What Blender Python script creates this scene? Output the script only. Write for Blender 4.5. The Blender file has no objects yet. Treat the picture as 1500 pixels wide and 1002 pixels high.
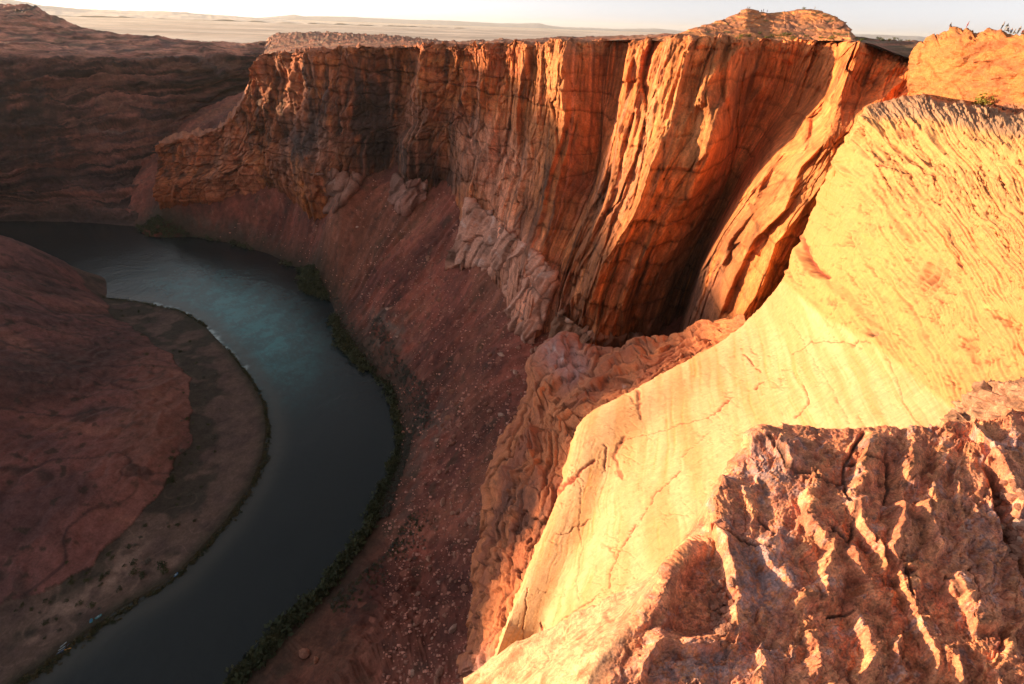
import bpy, math, random
import numpy as np
from mathutils import Matrix, Vector
random.seed(7); rng = np.random.default_rng(11)
sc = bpy.context.scene
COL = sc.collection
CAMZ = 300.0                      # camera height above the river, metres
FPX = 667.0; PITCH = math.radians(34.77); ROLL = math.radians(2.0)
SUN_AZ = math.radians(-73.0); SUN_EL = math.radians(4.0)
f32 = np.float32

# ------------------------------------------------------------ camera maths (photo pixel <-> place)
def ray(px, py):
    x = (np.asarray(px, float) - 750) / FPX; y = (501 - np.asarray(py, float)) / FPX
    c, s = math.cos(ROLL), math.sin(ROLL)
    xr = x * c - y * s; yr = x * s + y * c
    return xr, math.cos(PITCH) + yr * math.sin(PITCH), -math.sin(PITCH) + yr * math.cos(PITCH)
def at(px, py, z=None, D=None):
    """point seen at a photo pixel, at height z (relative to the camera) or horizontal distance D"""
    a, b, c = ray(px, py)
    t = (z / c) if D is None else D / np.hypot(a, b)
    return np.stack([a * t, b * t, c * t], -1)
def project(P):
    X, Y, Z = P[..., 0], P[..., 1], P[..., 2]
    w = Y * math.cos(PITCH) - Z * math.sin(PITCH); v = Y * math.sin(PITCH) + Z * math.cos(PITCH)
    w = np.where(np.abs(w) < 1e-6, 1e-6, w)
    xr, yr = X / w, v / w
    c, s = math.cos(ROLL), math.sin(ROLL)
    return 750 + FPX * (xr * c + yr * s), 501 - FPX * (-xr * s + yr * c)

# ------------------------------------------------------------ noise
PERM = rng.permutation(256).astype(np.int32); PERM = np.concatenate([PERM, PERM, PERM])
GR = rng.normal(size=(256, 3)); GR /= np.linalg.norm(GR, axis=1)[:, None]; GR = GR.astype(f32)
def perlin(x, y, z=0.0, seed=0):
    x = np.asarray(x, f32); y = np.asarray(y, f32)
    x, y, z = np.broadcast_arrays(x, y, np.asarray(z, f32))
    x = x + f32(seed * 17.31); y = y + f32(seed * 7.77)
    xi = np.floor(x); yi = np.floor(y); zi = np.floor(z)
    fx, fy, fz = x - xi, y - yi, z - zi
    xi = xi.astype(np.int32) & 255; yi = yi.astype(np.int32) & 255; zi = zi.astype(np.int32) & 255
    u = fx*fx*fx*(fx*(fx*6-15)+10); v = fy*fy*fy*(fy*(fy*6-15)+10); w = fz*fz*fz*(fz*(fz*6-15)+10)
    def g(i, j, k):
        h = PERM[PERM[PERM[(xi + i) & 255] + ((yi + j) & 255)] + ((zi + k) & 255)]
        q = GR[h]
        return q[..., 0]*(fx-i) + q[..., 1]*(fy-j) + q[..., 2]*(fz-k)
    def L(a, b, t): return a + t*(b-a)
    flat = not np.any(fz)
    r0 = L(L(g(0,0,0), g(1,0,0), u), L(g(0,1,0), g(1,1,0), u), v)
    if flat: return r0 * 1.5
    r1 = L(L(g(0,0,1), g(1,0,1), u), L(g(0,1,1), g(1,1,1), u), v)
    return L(r0, r1, w) * 1.5
def fbm(x, y, z=0.0, oc=4, gain=0.5, seed=0):
    s = 0; a = 1.0; f = 1.0
    for o in range(oc):
        s = s + a * perlin(np.asarray(x)*f, np.asarray(y)*f, np.asarray(z)*f, seed + o*3); a *= gain; f *= 2.03
    return s
def ridged(x, y, z=0.0, oc=4, gain=0.5, seed=0):
    s = 0; a = 1.0; f = 1.0
    for o in range(oc):
        s = s + a * (1 - 2*np.abs(perlin(np.asarray(x)*f, np.asarray(y)*f, np.asarray(z)*f, seed + o*3))); a *= gain; f *= 2.07
    return s
def h2(i, j, seed):
    n = (i.astype(np.int64)*374761393 + j.astype(np.int64)*668265263 + seed*982451653) & 0x7fffffff
    n = ((n ^ (n >> 13)) * 1274126177) & 0x7fffffff
    n = n ^ (n >> 16)
    return ((n & 0xffff) / 65535.0).astype(f32)
def facets(a, b, seed=0, tilt=0.8, off=1.0, jit=0.85): return facets3(a, b, seed, tilt, off, jit)[:2]
def facets3(a, b, seed=0, tilt=0.8, off=1.0, jit=0.85):
    """broken blocks: each cell a tilted plane of its own; returns height and distance to the joint"""
    a = np.asarray(a, f32); b = np.asarray(b, f32)
    ai = np.floor(a); bi = np.floor(b)
    d1 = np.full(a.shape, 9e9, f32); d2 = d1.copy(); hh = np.zeros(a.shape, f32); idv = hh.copy()
    for di in (-1, 0, 1):
        for dj in (-1, 0, 1):
            ci, cj = ai+di, bi+dj
            i, j = ci.astype(np.int32), cj.astype(np.int32)
            ca = ci + .5 + (h2(i, j, seed)-.5)*jit; cb = cj + .5 + (h2(i, j, seed+1)-.5)*jit
            da, db = a-ca, b-cb; d = np.hypot(da, db)
            h = (h2(i, j, seed+2)-.5)*off + (h2(i, j, seed+3)-.5)*tilt*2*da + (h2(i, j, seed+4)-.5)*tilt*db
            m = d < d1
            d2 = np.where(m, d1, np.minimum(d2, d)); hh = np.where(m, h, hh); idv = np.where(m, h2(i, j, seed+5), idv); d1 = np.where(m, d, d1)
    return hh, d2 - d1, idv
def cracks(a, b, w, seed, oc=3):
    """thin wandering joints: 1 in the crack"""
    n = perlin(a, b, seed=seed) + .35*perlin(np.asarray(a)*2.3, np.asarray(b)*2.3, seed=seed+1)
    return np.exp(-(n/w)**2)
def cuesta(q, rise=.15):
    f = q-np.floor(q); return np.where(f < rise, f/rise, 1-(f-rise)/(1-rise))
def sstep(a, b, x):
    t = np.clip((x-a)/(b-a), 0, 1); return t*t*(3-2*t)
def mix(a, b, t):
    t = np.asarray(t)[..., None]; return a*(1-t) + b*t
C3 = lambda *c: np.array(c, float)

# ------------------------------------------------------------ lofts
def pchip(x, Y, xn):
    """monotone cubic along axis 0"""
    x = np.asarray(x, float); h = np.diff(x); d = np.diff(Y, axis=0) / h[:, None, None]
    m = np.zeros_like(Y)
    if len(x) > 2:
        w1 = (2*h[1:] + h[:-1])[:, None, None]; w2 = (h[1:] + 2*h[:-1])[:, None, None]
        p = d[:-1]*d[1:] > 0
        m[1:-1] = np.where(p, (w1+w2)/(w1/np.where(p, d[:-1], 1) + w2/np.where(p, d[1:], 1)), 0)
    m[0] = d[0]; m[-1] = d[-1]
    k = np.clip(np.searchsorted(x, xn, side='right')-1, 0, len(x)-2); t = ((xn-x[k])/h[k])[:, None, None]; hk = h[k][:, None, None]
    return (2*t**3-3*t**2+1)*Y[k] + (t**3-2*t**2+t)*hk*m[k] + (-2*t**3+3*t**2)*Y[k+1] + (t**3-t**2)*hk*m[k+1]
def netgrid(net, step, wr=None, wc=None):
    """net: rows x cols x 3 control points -> dense grid, spaced by their distance in the picture"""
    net = np.asarray(net, float)
    px, py = project(net)
    dr = np.hypot(np.diff(px, axis=0), np.diff(py, axis=0)); dr = np.clip(np.percentile(dr, 80, axis=1), 3*step, 400)
    dc = np.hypot(np.diff(px, axis=1), np.diff(py, axis=1)); dc = np.clip(np.percentile(dc, 80, axis=0), 3*step, 400)
    if wr is not None: dr = np.maximum(3*step, dr*np.asarray(wr))
    if wc is not None: dc = np.maximum(3*step, dc*np.asarray(wc))
    sr = np.concatenate([[0], np.cumsum(dr)]); sc_ = np.concatenate([[0], np.cumsum(dc)])
    nr = int(sr[-1]/step)+1; nc = int(sc_[-1]/step)+1
    r = np.linspace(0, sr[-1], nr); c = np.linspace(0, sc_[-1], nc)
    A = pchip(sr, net, r)
    B = pchip(sc_, np.swapaxes(A, 0, 1), c)
    return np.swapaxes(B, 0, 1), r, c
def normals(P):
    a = np.gradient(P, axis=0); b = np.gradient(P, axis=1)
    n = np.cross(a, b); n /= np.maximum(np.linalg.norm(n, axis=-1, keepdims=True), 1e-9)
    s = np.sign(-(n*P).sum(-1, keepdims=True)); s[s == 0] = 1
    return n*s
def polydist(px, py, poly, closed=False):
    """distance to a polyline, side (+ = right of its direction seen in the picture), place along it 0..1"""
    best = np.full(px.shape, 1e9, f32); side = np.zeros(px.shape, f32); al = np.zeros(px.shape, f32)
    pts = np.asarray(poly, float); L = np.concatenate([[0], np.cumsum(np.hypot(*np.diff(pts, axis=0).T))])
    for k in range(len(pts)-1):
        ax, ay = pts[k]; bx, by = pts[k+1]; vx, vy = bx-ax, by-ay; l2 = vx*vx+vy*vy+1e-9
        t = np.clip(((px-ax)*vx + (py-ay)*vy)/l2, 0, 1)
        dx, dy = px-(ax+t*vx), py-(ay+t*vy); d = np.hypot(dx, dy)
        m = d < best
        best = np.where(m, d, best); side = np.where(m, np.sign(vx*dy - vy*dx), side)
        al = np.where(m, (L[k] + t*math.sqrt(l2))/L[-1], al)
    return best, side, al
def ridge(px, py, poly, wl, wr, taper=.12, wob=None):
    """1 on the crest, falling to 0 over wl px on its left flank and wr px on its right; poly runs downwards"""
    pts = np.asarray(poly, float); M = max(wl, wr)
    out = np.zeros(px.shape, f32)
    sel = (px > pts[:, 0].min()-M) & (px < pts[:, 0].max()+M) & (py > pts[:, 1].min()-M) & (py < pts[:, 1].max()+M)
    if not sel.any(): return out
    x, y = px[sel], py[sel]
    if wob is not None: x = x + wob[sel]
    d, s, al = polydist(x, y, pts)
    # running downwards, screen-left is side +1 (y axis points down)
    w = np.where(s > 0, wl, wr)
    p = np.clip(1-d/w, 0, 1)
    e = np.clip(np.minimum(al, 1-al)/taper, 0, 1) if taper > 0 else 1
    out[sel] = p*(.15+.85*e)
    return out
def inpoly(x, y, poly):
    r = np.zeros(x.shape, bool); n = len(poly); j = n-1
    for i in range(n):
        xi, yi = poly[i]; xj, yj = poly[j]
        c = ((yi > y) != (yj > y)) & (x < (xj-xi)*(y-yi)/((yj-yi) if yj != yi else 1e-9) + xi)
        r ^= c; j = i
    return r
def blob(px, py, cx, cy, rx, ry, rot=0):
    c, s = math.cos(rot), math.sin(rot); x, y = px-cx, py-cy
    return np.exp(-(((x*c+y*s)/rx)**2 + ((-x*s+y*c)/ry)**2))

# ------------------------------------------------------------ meshes
def add_mesh(name, V, Fq, mat, col=None, parent=None, smooth=True):
    V = np.asarray(V, f32); Fq = np.asarray(Fq, np.int32); k = Fq.shape[1]
    me = bpy.data.meshes.new(name)
    me.vertices.add(len(V)); me.vertices.foreach_set('co', V.ravel())
    me.loops.add(Fq.size); me.loops.foreach_set('vertex_index', Fq.ravel())
    me.polygons.add(len(Fq)); me.polygons.foreach_set('loop_start', np.arange(0, Fq.size, k, dtype=np.int32))
    me.update(calc_edges=True)
    if col is not None:
        a = me.color_attributes.new('tint', 'FLOAT_COLOR', 'POINT')
        c4 = np.ones((len(V), 4), f32); c4[:, :3] = np.clip(np.asarray(col).reshape(-1, 3), 0.004, 1); a.data.foreach_set('color', c4.ravel())
    if not smooth: me.shade_flat()
    me.materials.append(mat)
    o = bpy.data.objects.new(name, me); COL.objects.link(o)
    if parent: o.parent = parent
    return o
def quads(nr, nc):
    i = np.arange(nr*nc).reshape(nr, nc)
    return np.stack([i[:-1, :-1], i[1:, :-1], i[1:, 1:], i[:-1, 1:]], -1).reshape(-1, 4)
def grid_obj(name, P, mat, col, mask=None):
    nr, nc = P.shape[:2]; V = P.reshape(-1, 3) + np.array([0, 0, CAMZ]); F = quads(nr, nc); c = col.reshape(-1, 3)
    if mask is not None:
        F = F[mask.ravel()[F[:, 0]]]
        used = np.unique(F); re = np.full(len(V), -1, np.int32); re[used] = np.arange(len(used))
        V, c, F = V[used], c[used], re[F]
    # make faces look to the camera
    k = F[len(F)//2]; n = np.cross(V[k[1]]-V[k[0]], V[k[2]]-V[k[0]])
    if np.dot(n, np.array([0, 0, CAMZ])-V[k[0]]) < 0: F = F[:, ::-1]
    o = add_mesh(name, V, F, mat, c); o['kind'] = 'structure'
    return o
def tag(o, label, cat, group=None):
    o['label'] = label; o['category'] = cat
    if group: o['group'] = group
    return o

# ------------------------------------------------------------ materials
def N(nt, t, **kw):
    n = nt.nodes.new(t)
    for k, v in kw.items():
        if k.startswith('i_'): n.inputs[k[2:].replace('_', ' ')].default_value = v
        else: setattr(n, k, v)
    return n
def rock_mat(name, scale, bump=.6, dist=1.0, rough=.9, stretch=(1, 1, .35), vary=.35, speck=0.0, sc2=6.0):
    m = bpy.data.materials.new(name); m.use_nodes = True; nt = m.node_tree; L = nt.links.new
    bs = nt.nodes['Principled BSDF']; bs.inputs['Roughness'].default_value = rough; bs.inputs['Specular IOR Level'].default_value = .25
    at_ = N(nt, 'ShaderNodeAttribute', attribute_name='tint')
    tc = N(nt, 'ShaderNodeTexCoord'); mp = N(nt, 'ShaderNodeMapping'); mp.inputs['Scale'].default_value = stretch
    L(tc.outputs['Object'], mp.inputs['Vector'])
    n1 = N(nt, 'ShaderNodeTexNoise', i_Scale=scale, i_Detail=8.0, i_Roughness=.65); L(mp.outputs[0], n1.inputs['Vector'])
    n2 = N(nt, 'ShaderNodeTexNoise', i_Scale=scale*sc2, i_Detail=6.0, i_Roughness=.7); L(tc.outputs['Object'], n2.inputs['Vector'])
    r1 = N(nt, 'ShaderNodeMapRange'); r1.inputs['From Min'].default_value = .3; r1.inputs['From Max'].default_value = .7
    r1.inputs['To Min'].default_value = 1-vary; r1.inputs['To Max'].default_value = 1+vary; L(n1.outputs['Fac'], r1.inputs['Value'])
    r2 = N(nt, 'ShaderNodeMapRange'); r2.inputs['From Min'].default_value = .3; r2.inputs['From Max'].default_value = .7
    r2.inputs['To Min'].default_value = 1-vary*.8; r2.inputs['To Max'].default_value = 1+vary*.8; L(n2.outputs['Fac'], r2.inputs['Value'])
    mu = N(nt, 'ShaderNodeMath', operation='MULTIPLY'); L(r1.outputs[0], mu.inputs[0]); L(r2.outputs[0], mu.inputs[1])
    vm = N(nt, 'ShaderNodeVectorMath', operation='SCALE'); L(at_.outputs['Color'], vm.inputs[0]); L(mu.outputs[0], vm.inputs['Scale'])
    L(vm.outputs[0], bs.inputs['Base Color'])
    b1 = N(nt, 'ShaderNodeBump', i_Strength=bump, i_Distance=dist); L(n1.outputs['Fac'], b1.inputs['Height'])
    b2 = N(nt, 'ShaderNodeBump', i_Strength=bump, i_Distance=dist/sc2*1.6); L(n2.outputs['Fac'], b2.inputs['Height']); L(b1.outputs[0], b2.inputs['Normal'])
    L(b2.outputs[0], bs.inputs['Normal'])
    return m
def plain_mat(name, c, rough=.6):
    m = bpy.data.materials.new(name); m.use_nodes = True; nt = m.node_tree; bs = nt.nodes['Principled BSDF']
    n = N(nt, 'ShaderNodeTexNoise', i_Scale=3.0); tc = N(nt, 'ShaderNodeTexCoord'); nt.links.new(tc.outputs['Object'], n.inputs['Vector'])
    mx = N(nt, 'ShaderNodeMix', data_type='RGBA'); mx.inputs['A'].default_value = (*[v*.8 for v in c], 1); mx.inputs['B'].default_value = (*[min(1, v*1.15) for v in c], 1)
    nt.links.new(n.outputs['Fac'], mx.inputs['Factor']); nt.links.new(mx.outputs['Result'], bs.inputs['Base Color'])
    bs.inputs['Roughness'].default_value = rough
    return m
M_WALL = rock_mat('cliff_rock', .14, bump=.8, dist=2.4, vary=.42, stretch=(1, 1, .5))
M_FAR = rock_mat('far_rock', .035, bump=.7, dist=7.0, stretch=(1, 1, 3), vary=.42)
M_SLAB = rock_mat('slab_rock', .7, bump=.6, dist=.3, stretch=(1, 1, 1), vary=.16)
M_LEDGE = rock_mat('ledge_rock', .3, bump=.75, dist=.9, stretch=(1, 1, 2.5), vary=.25)
M_FORE = rock_mat('foreground_rock', 9.0, bump=.85, dist=.018, stretch=(1, 1, 1), vary=.48, sc2=8.0)
M_TALUS = rock_mat('talus_soil', .14, bump=.7, dist=1.4, stretch=(1, 1, 1), vary=.34, sc2=5.0)
M_PLAIN = rock_mat('desert_plain', .0012, bump=0.0, dist=1, stretch=(1, 1, 1), vary=.3)
WEST_L = [-1500,0,150,200,250,290,320,400,440,480,520,560,590]
WEST_H = [46,46,46,46,42,38,46,70,86,92,92,90,88]; FTILT = -.055; FZ = -2.55
HAZE = 1.4e-5; SKY = .10; SKYSAT = .0; SUN = 4.0; SUNCOL = (1.0, .69, .37); EXPO = 1.8
# ------------------------------------------------------------ canyon floor: talus, river bed, inner butte
RBANK = [(0,322),(150,325),(210,333),(280,345),(340,355),(400,375),(450,400),(480,435),(490,465),(500,490),(525,525),(545,545),(572,570),(580,600),(587,640),(580,680),(560,725),(545,770),(515,815),(480,860),(430,915),(390,960),(350,1000)]
LBANK = [(150,437),(205,443),(262,455),(300,478),(335,515),(365,555),(385,590),(391,630),(385,670),(365,715),(330,765),(290,810),(255,845),(215,870),(170,895),(120,930),(60,975),(20,1002)]
CONTACT = [(148,437),(173,470),(221,500),(258,529),(281,559),(284,588),(273,618),(275,647),(256,689),(228,731),(197,766),(165,790),(130,830),(70,860),(10,890),(-60,915)]
floor_pts = []
def fp(px, py, z): floor_pts.append(at(px, py, z=z))
for p in RBANK: fp(*p, -300)
for x, y in [(240,354),(200,346),(165,338),(135,402),(165,424),(210,432)]: fp(x, y, -306)
for p in LBANK: fp(*p, -300)
for p in CONTACT: fp(*p, -294.5)
for p in [(0,335),(150,365),(280,390),(390,440),(440,520),(480,600),(485,660),(460,740),(400,820),(330,890),(240,960)]: fp(*p, -306)
# slickrock dome of the inner butte
for x, y, z in [(125,415,-283),(80,378,-255),(40,357,-232),(0,349,-216),(-70,342,-200),(60,450,-252),(0,430,-226),(0,500,-238),(120,520,-270),(170,530,-280),(60,590,-258),(220,580,-284),(0,610,-250),
                (150,640,-278),(60,700,-268),(0,720,-264),(200,680,-284),(60,790,-281),(-80,560,-222),(-80,720,-252),(-60,850,-280),(230,620,-282)]: fp(x, y, z)
for X, Y, Z in [(-640,575,-301),(-760,600,-301),(-930,620,-301),(-700,640,-307),(-900,690,-306),(-900,500,-205),(-700,300,-200),(-600,100,-215),(-480,60,-250),(-340,-20,-301),(-300,0,-297),(-290,60,-296),(-330,80,-290),(-250,-20,-307),(-190,20,-306),(-150,60,-301)]: floor_pts.append(np.array([X, Y, Z], float))
# talus under the outer wall
for x, y, z in [(240,292,-251),(330,288,-245),(400,275,-226),(445,283,-214),(490,298,-190),(530,268,-176),(572,247,-160),(600,287,-168),(645,264,-148),(690,335,-170),(715,385,-178),(745,440,-184),(775,492,-190),
                (815,492,-184),(860,520,-190),(925,520,-180),(1000,505,-170),(1100,470,-125),(430,335,-268),(470,350,-252),(540,330,-212),(560,400,-238),(600,360,-208),(620,440,-238),(660,400,-208),(560,480,-270),
                (640,520,-250),(700,470,-214),(700,560,-232),(640,600,-270),(760,560,-212),(740,640,-226),(660,680,-268),(700,740,-244),(620,740,-286),(700,860,-250),(640,840,-276),(600,900,-278),(690,960,-246),(560,900,-287),
                (520,960,-287),(450,990,-293),(600,1000,-268),(690,1060,-235),(560,1060,-275),(420,1060,-290),(830,640,-195),(850,760,-190),(800,900,-190),(800,1060,-170),(330,315,-268),(270,315,-272),(545,870,-290)]: fp(x, y, z)
FP = np.array(floor_pts)
def fq(X, Y): return np.arctan2(X, Y)*1.0, np.log(np.maximum(np.hypot(X, Y), 5))
qa, qd = fq(FP[:, 0], FP[:, 1])
def tps(r2): return r2*np.log(r2+1e-12)
K = tps((qa[:, None]-qa)**2 + (qd[:, None]-qd)**2); n_ = len(FP)
K[np.arange(n_), np.arange(n_)] += 2e-3
A_ = np.zeros((n_+3, n_+3)); A_[:n_, :n_] = K; A_[:n_, n_] = 1; A_[:n_, n_+1] = qa; A_[:n_, n_+2] = qd; A_[n_, :n_] = 1; A_[n_+1, :n_] = qa; A_[n_+2, :n_] = qd
W_ = np.linalg.solve(A_, np.concatenate([FP[:, 2], [0, 0, 0]]))
def floor_base(X, Y):
    a, d = fq(X, Y); out = W_[n_] + W_[n_+1]*a + W_[n_+2]*d
    sh = out.shape; a = a.ravel(); d = d.ravel(); o = out.ravel().copy()
    for s in range(0, len(a), 60000):
        e = slice(s, s+60000)
        o[e] += tps((a[e, None]-qa)**2 + (d[e, None]-qd)**2) @ W_[:n_]
    return o.reshape(sh)
def plan(poly, z): P = at(np.array([p[0] for p in poly]), np.array([p[1] for p in poly]), z=z); return [(p[0], p[1]) for p in P]
BUTTE = [(-760,600),(-640,572)] + plan(CONTACT, -294.5) + [(-420,20),(-1500,-200),(-1500,600)]
BEACH = plan(LBANK, -300) + [(-300,20),(-340,-60),(-1500,-200),(-1500,600),(-760,600),(-640,575)]
MIDRIV = plan([(150,375),(280,395),(390,440),(440,520),(480,600),(485,660),(460,740),(400,820),(330,890),(240,960),(180,1010)], -300) + [(-260,20),(-320,-200),(-2500,-300),(-2500,700),(-900,690),(-700,640)]
pA, pB = at(40, 800, z=-275), at(260, 600, z=-285); dA = (pB-pA)[:2]; dA /= np.linalg.norm(dA)
def floor_all(X, Y):
    al_ = X*dA[0] + Y*dA[1]; ac_ = -X*dA[1] + Y*dA[0]
    z = floor_base(X, Y)
    jx = fbm(X*.03, Y*.03, oc=3, seed=5)*6; jy = fbm(X*.03, Y*.03, oc=3, seed=9)*6
    but = inpoly(X+jx, Y+jy, BUTTE); inner = inpoly(X, Y, MIDRIV)
    # butte: stepped slickrock with joints and bedding
    warp = fbm(X*.012, Y*.012, oc=4, seed=2)
    q = z*.16 + warp*3.4
    step_ = (q-np.floor(q)); step_ = sstep(.0, .35, step_) - step_
    zb = step_*1.6 + 1.2*ridged(ac_*.05 + fbm(X*.008, Y*.008, oc=3, seed=64)*1.3, al_*.006, oc=4, gain=.6, seed=65) + ridged(X*.022+warp, Y*.014-X*.01, oc=5, seed=21)*1.9 - 1.2 + fbm(X*.12, Y*.12, oc=3, seed=3)*.7
    jn, je = facets(X/46+warp*.6, Y/46+warp*.4, seed=4, tilt=.2, off=.4)
    zb = zb + jn*2.0 - .9*np.exp(-(je/.05)**2)*sstep(-.1,.4,fbm(X*.01,Y*.01,oc=2,seed=77))
    fade_b = sstep(-300, -285, z)
    # talus: gullies running down slope, lumps
    bch = inpoly(X, Y, BEACH) & inner & ~but; z = np.where(bch, np.maximum(z, -299.2), z)
    zt = fbm(X*.011, Y*.011, oc=5, gain=.55, seed=31)*5.5 + ridged(np.arctan2(Y-330, X+430)*24 + fbm(X*.012, Y*.012, oc=3, seed=8)*1.1, np.hypot(X+430, Y-330)*.011, oc=4, gain=.5, seed=33)*3.4 - 1.6 + fbm(X*.14, Y*.14, oc=3, seed=35)*.9
    low = blob(X, Y, -40, 95, 90, 60); zt = zt + low*ridged(X*.03, Y*.03, oc=4, seed=41)*4.5
    fade_t = sstep(-302, -280, z)*.9+.1
    z2 = np.where(but, z+zb*fade_b, np.where(inner, z + fbm(X*.05, Y*.05, oc=3, seed=6)*.5, z + zt*fade_t))
    return z2, z, but, inner, je, warp, step_
NA, NR = 1150, 640
az_ = np.radians(np.linspace(-80, 40, NA)); dep_ = np.radians(np.concatenate([np.linspace(12.2, 66, NR-30), np.linspace(66.2, 84, 30)]))
AZ, DEP = np.meshgrid(az_, dep_)
RR = 285/np.tan(DEP); X, Y = RR*np.sin(AZ), RR*np.cos(AZ)
Zf, Zb, but, inner, je, warp, stp = floor_all(X, Y)
P = np.stack([X, Y, Zf], -1); px, py = project(P)
n = normals(P)
# colours (what each surface is made of, dimmed for shade at the end)
C_RED = C3(.30,.125,.075); C_TAL = C3(.26,.085,.058); C_TALD = C3(.135,.048,.038); C_GREY = C3(.15,.125,.105); C_SAND = C3(.30,.19,.15); C_SCRUB = C3(.045,.048,.028)
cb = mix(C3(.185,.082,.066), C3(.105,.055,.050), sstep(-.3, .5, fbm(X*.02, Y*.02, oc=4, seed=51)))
cb = mix(cb, C3(.27,.125,.085), sstep(.1, .7, fbm(X*.012+5, Y*.03, oc=4, seed=52))*.8)
pA, pB = at(40, 800, z=-275), at(260, 600, z=-285); dA = (pB-pA)[:2]; dA /= np.linalg.norm(dA); al_ = X*dA[0] + Y*dA[1]; ac_ = -X*dA[1] + Y*dA[0]
xb = ridged(ac_*.05 + fbm(X*.008, Y*.008, oc=3, seed=64)*1.3, al_*.006, oc=5, gain=.65, seed=65); cb = cb*(.55 + .55*np.clip(xb, -.5, 1.4))[..., None]
cb = mix(cb, C3(.045,.03,.03), cracks(X*.016, Y*.016, .03, 66)*.75); cb = mix(cb, C3(.035,.036,.022), sstep(.42, .6, fbm(X*.11, Y*.11, oc=3, seed=68))*.7)
cb = mix(cb, C3(.30,.14,.09), blob(px, py, 235, 620, 60, 130, .3)*.7)
cb = mix(cb, C3(.06,.035,.034), np.exp(-(je/.05)**2)*.6*sstep(0,.5,fbm(X*.01,Y*.01,oc=2,seed=77)))
cb = mix(cb, C3(.06,.045,.040), blob(px, py, 70, 545, 150, 40, -.25)*.75)
cb = mix(cb, C3(.055,.042,.034), sstep(.35, .7, fbm(X*.05, Y*.05, oc=3, seed=54))*.6)
d_p, _, _ = polydist(px, py, [(0,548),(40,543),(82,548),(60,575),(0,622)])
cb = mix(cb, C3(.3,.2,.15), np.clip(1-d_p/1.2, 0, 1)*.3*sstep(-.3, .3, fbm(X*.06, Y*.06, oc=2, seed=78)))
ct = mix(C_TAL, C_TALD, sstep(-.4, .6, fbm(X*.02, Y*.02, oc=5, seed=55)))
ct = mix(ct, C3(.27,.115,.07), sstep(.05, .6, fbm(X*.006, Y*.006, oc=3, seed=56) + .25*fbm(X*.09, Y*.09, oc=3, seed=57))*.75)
ct = mix(ct, C_GREY, (blob(px, py, 570, 470, 45, 20, .6) + blob(px, py, 560, 510, 50, 25, .7) + blob(px, py, 630, 620, 30, 50, .3) + blob(px, py, 590, 720, 22, 60, .25) + blob(px, py, 300, 330, 110, 12, .2))*sstep(-.4, .4, fbm(X*.08, Y*.08, oc=4, seed=58))*.8)
ct = mix(ct, C3(.11,.072,.045), blob(px, py, 480, 960, 110, 70)*.6 + blob(px, py, 690, 590, 40, 60)*.4)
ct = mix(ct, C_SCRUB, sstep(.3, .65, fbm(X*.07, Y*.07, oc=3, seed=59))*.45)
phi = np.arctan2(Y-330, X+430); rad_ = np.hypot(X+430, Y-330); gl = .5*ridged(phi*30 + fbm(X*.012, Y*.012, oc=3, seed=8)*1.1, rad_*.012, oc=5, gain=.6, seed=34)
fan = fbm(phi*9 + fbm(X*.008, Y*.008, oc=2, seed=79)*.8, rad_*.006, oc=4, gain=.6, seed=80); ct = ct*(1 + .5*np.clip(fan, -.7, .6))[..., None]
ct = ct*(.70 + .34*np.clip(gl, -.5, 1.5))[..., None]*(1 + .18*fbm(X*.16, Y*.16, oc=3, gain=.7, seed=69))[..., None]
rk_, re_, rid = facets3(X/5.5, Y/5.5, seed=67); ct = mix(ct, C3(.34,.15,.105), (rid > .94)*sstep(.1, .3, re_)*.6); ct = mix(ct, C3(.06,.03,.027), (rid < .06)*.4)
d_rb, s_rb, _ = polydist(X, Y, plan(RBANK, -300))
ct = mix(ct, C3(.042,.038,.026), np.exp(-(d_rb/20)**2)*.9)
cs = mix(C_SAND*.55, C3(.12,.075,.066), sstep(-.3, .5, fbm(X*.05, Y*.05, oc=4, seed=60)))
cs = mix(cs, C3(.052,.045,.033), sstep(.12, .5, fbm(X*.035, Y*.035, oc=4, seed=61) + .75*blob(px, py, 285, 600, 40, 130, .05) + .75*blob(px, py, 235, 710, 30, 75, .5)+ .6*blob(px, py, 180, 470, 60, 30, .4) - 1.1*blob(px, py, 360, 640, 32, 160, .05))*.85)
cs = mix(cs, C3(.33,.21,.165), (blob(px, py, 190, 810, 18, 38, .6) + blob(px, py, 160, 850, 40, 14, -.5) + blob(px, py, 95, 890, 40, 14, -.35)+ blob(px, py, 250, 825, 30, 9, -.6) + .8*blob(px, py, 60, 930, 30, 12, -.5))*sstep(-.6, .2, fbm(X*.1, Y*.1, oc=3, seed=62)))
trail = np.abs(perlin(X*.045, Y*.045, seed=63)); cs = mix(cs, C3(.28,.18,.14), np.clip(1-trail/.035, 0, 1)*.55*sstep(700, 780, py))
d_lb, _, _ = polydist(X, Y, plan(LBANK, -300)); cs = mix(cs, C3(.04,.04,.022), np.exp(-(d_lb/5.5)**2)*.8)
cb = cb*C3(.76,.68,.74); cs = cs*.70; ct = ct*C3(.95,.78,.76)  # butte, bank and talus colours dimmed to deepen the canyon's shade
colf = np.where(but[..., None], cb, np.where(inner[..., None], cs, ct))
colf = mix(colf, C3(.03,.035,.03), sstep(-300.3, -301.5, P[..., 2]))
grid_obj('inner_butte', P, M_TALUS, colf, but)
grid_obj('river_bank', P, M_TALUS, colf, inner & ~but)
grid_obj('talus_slope', P, M_TALUS, colf, ~inner & ~but & (Zb < -105))

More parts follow.
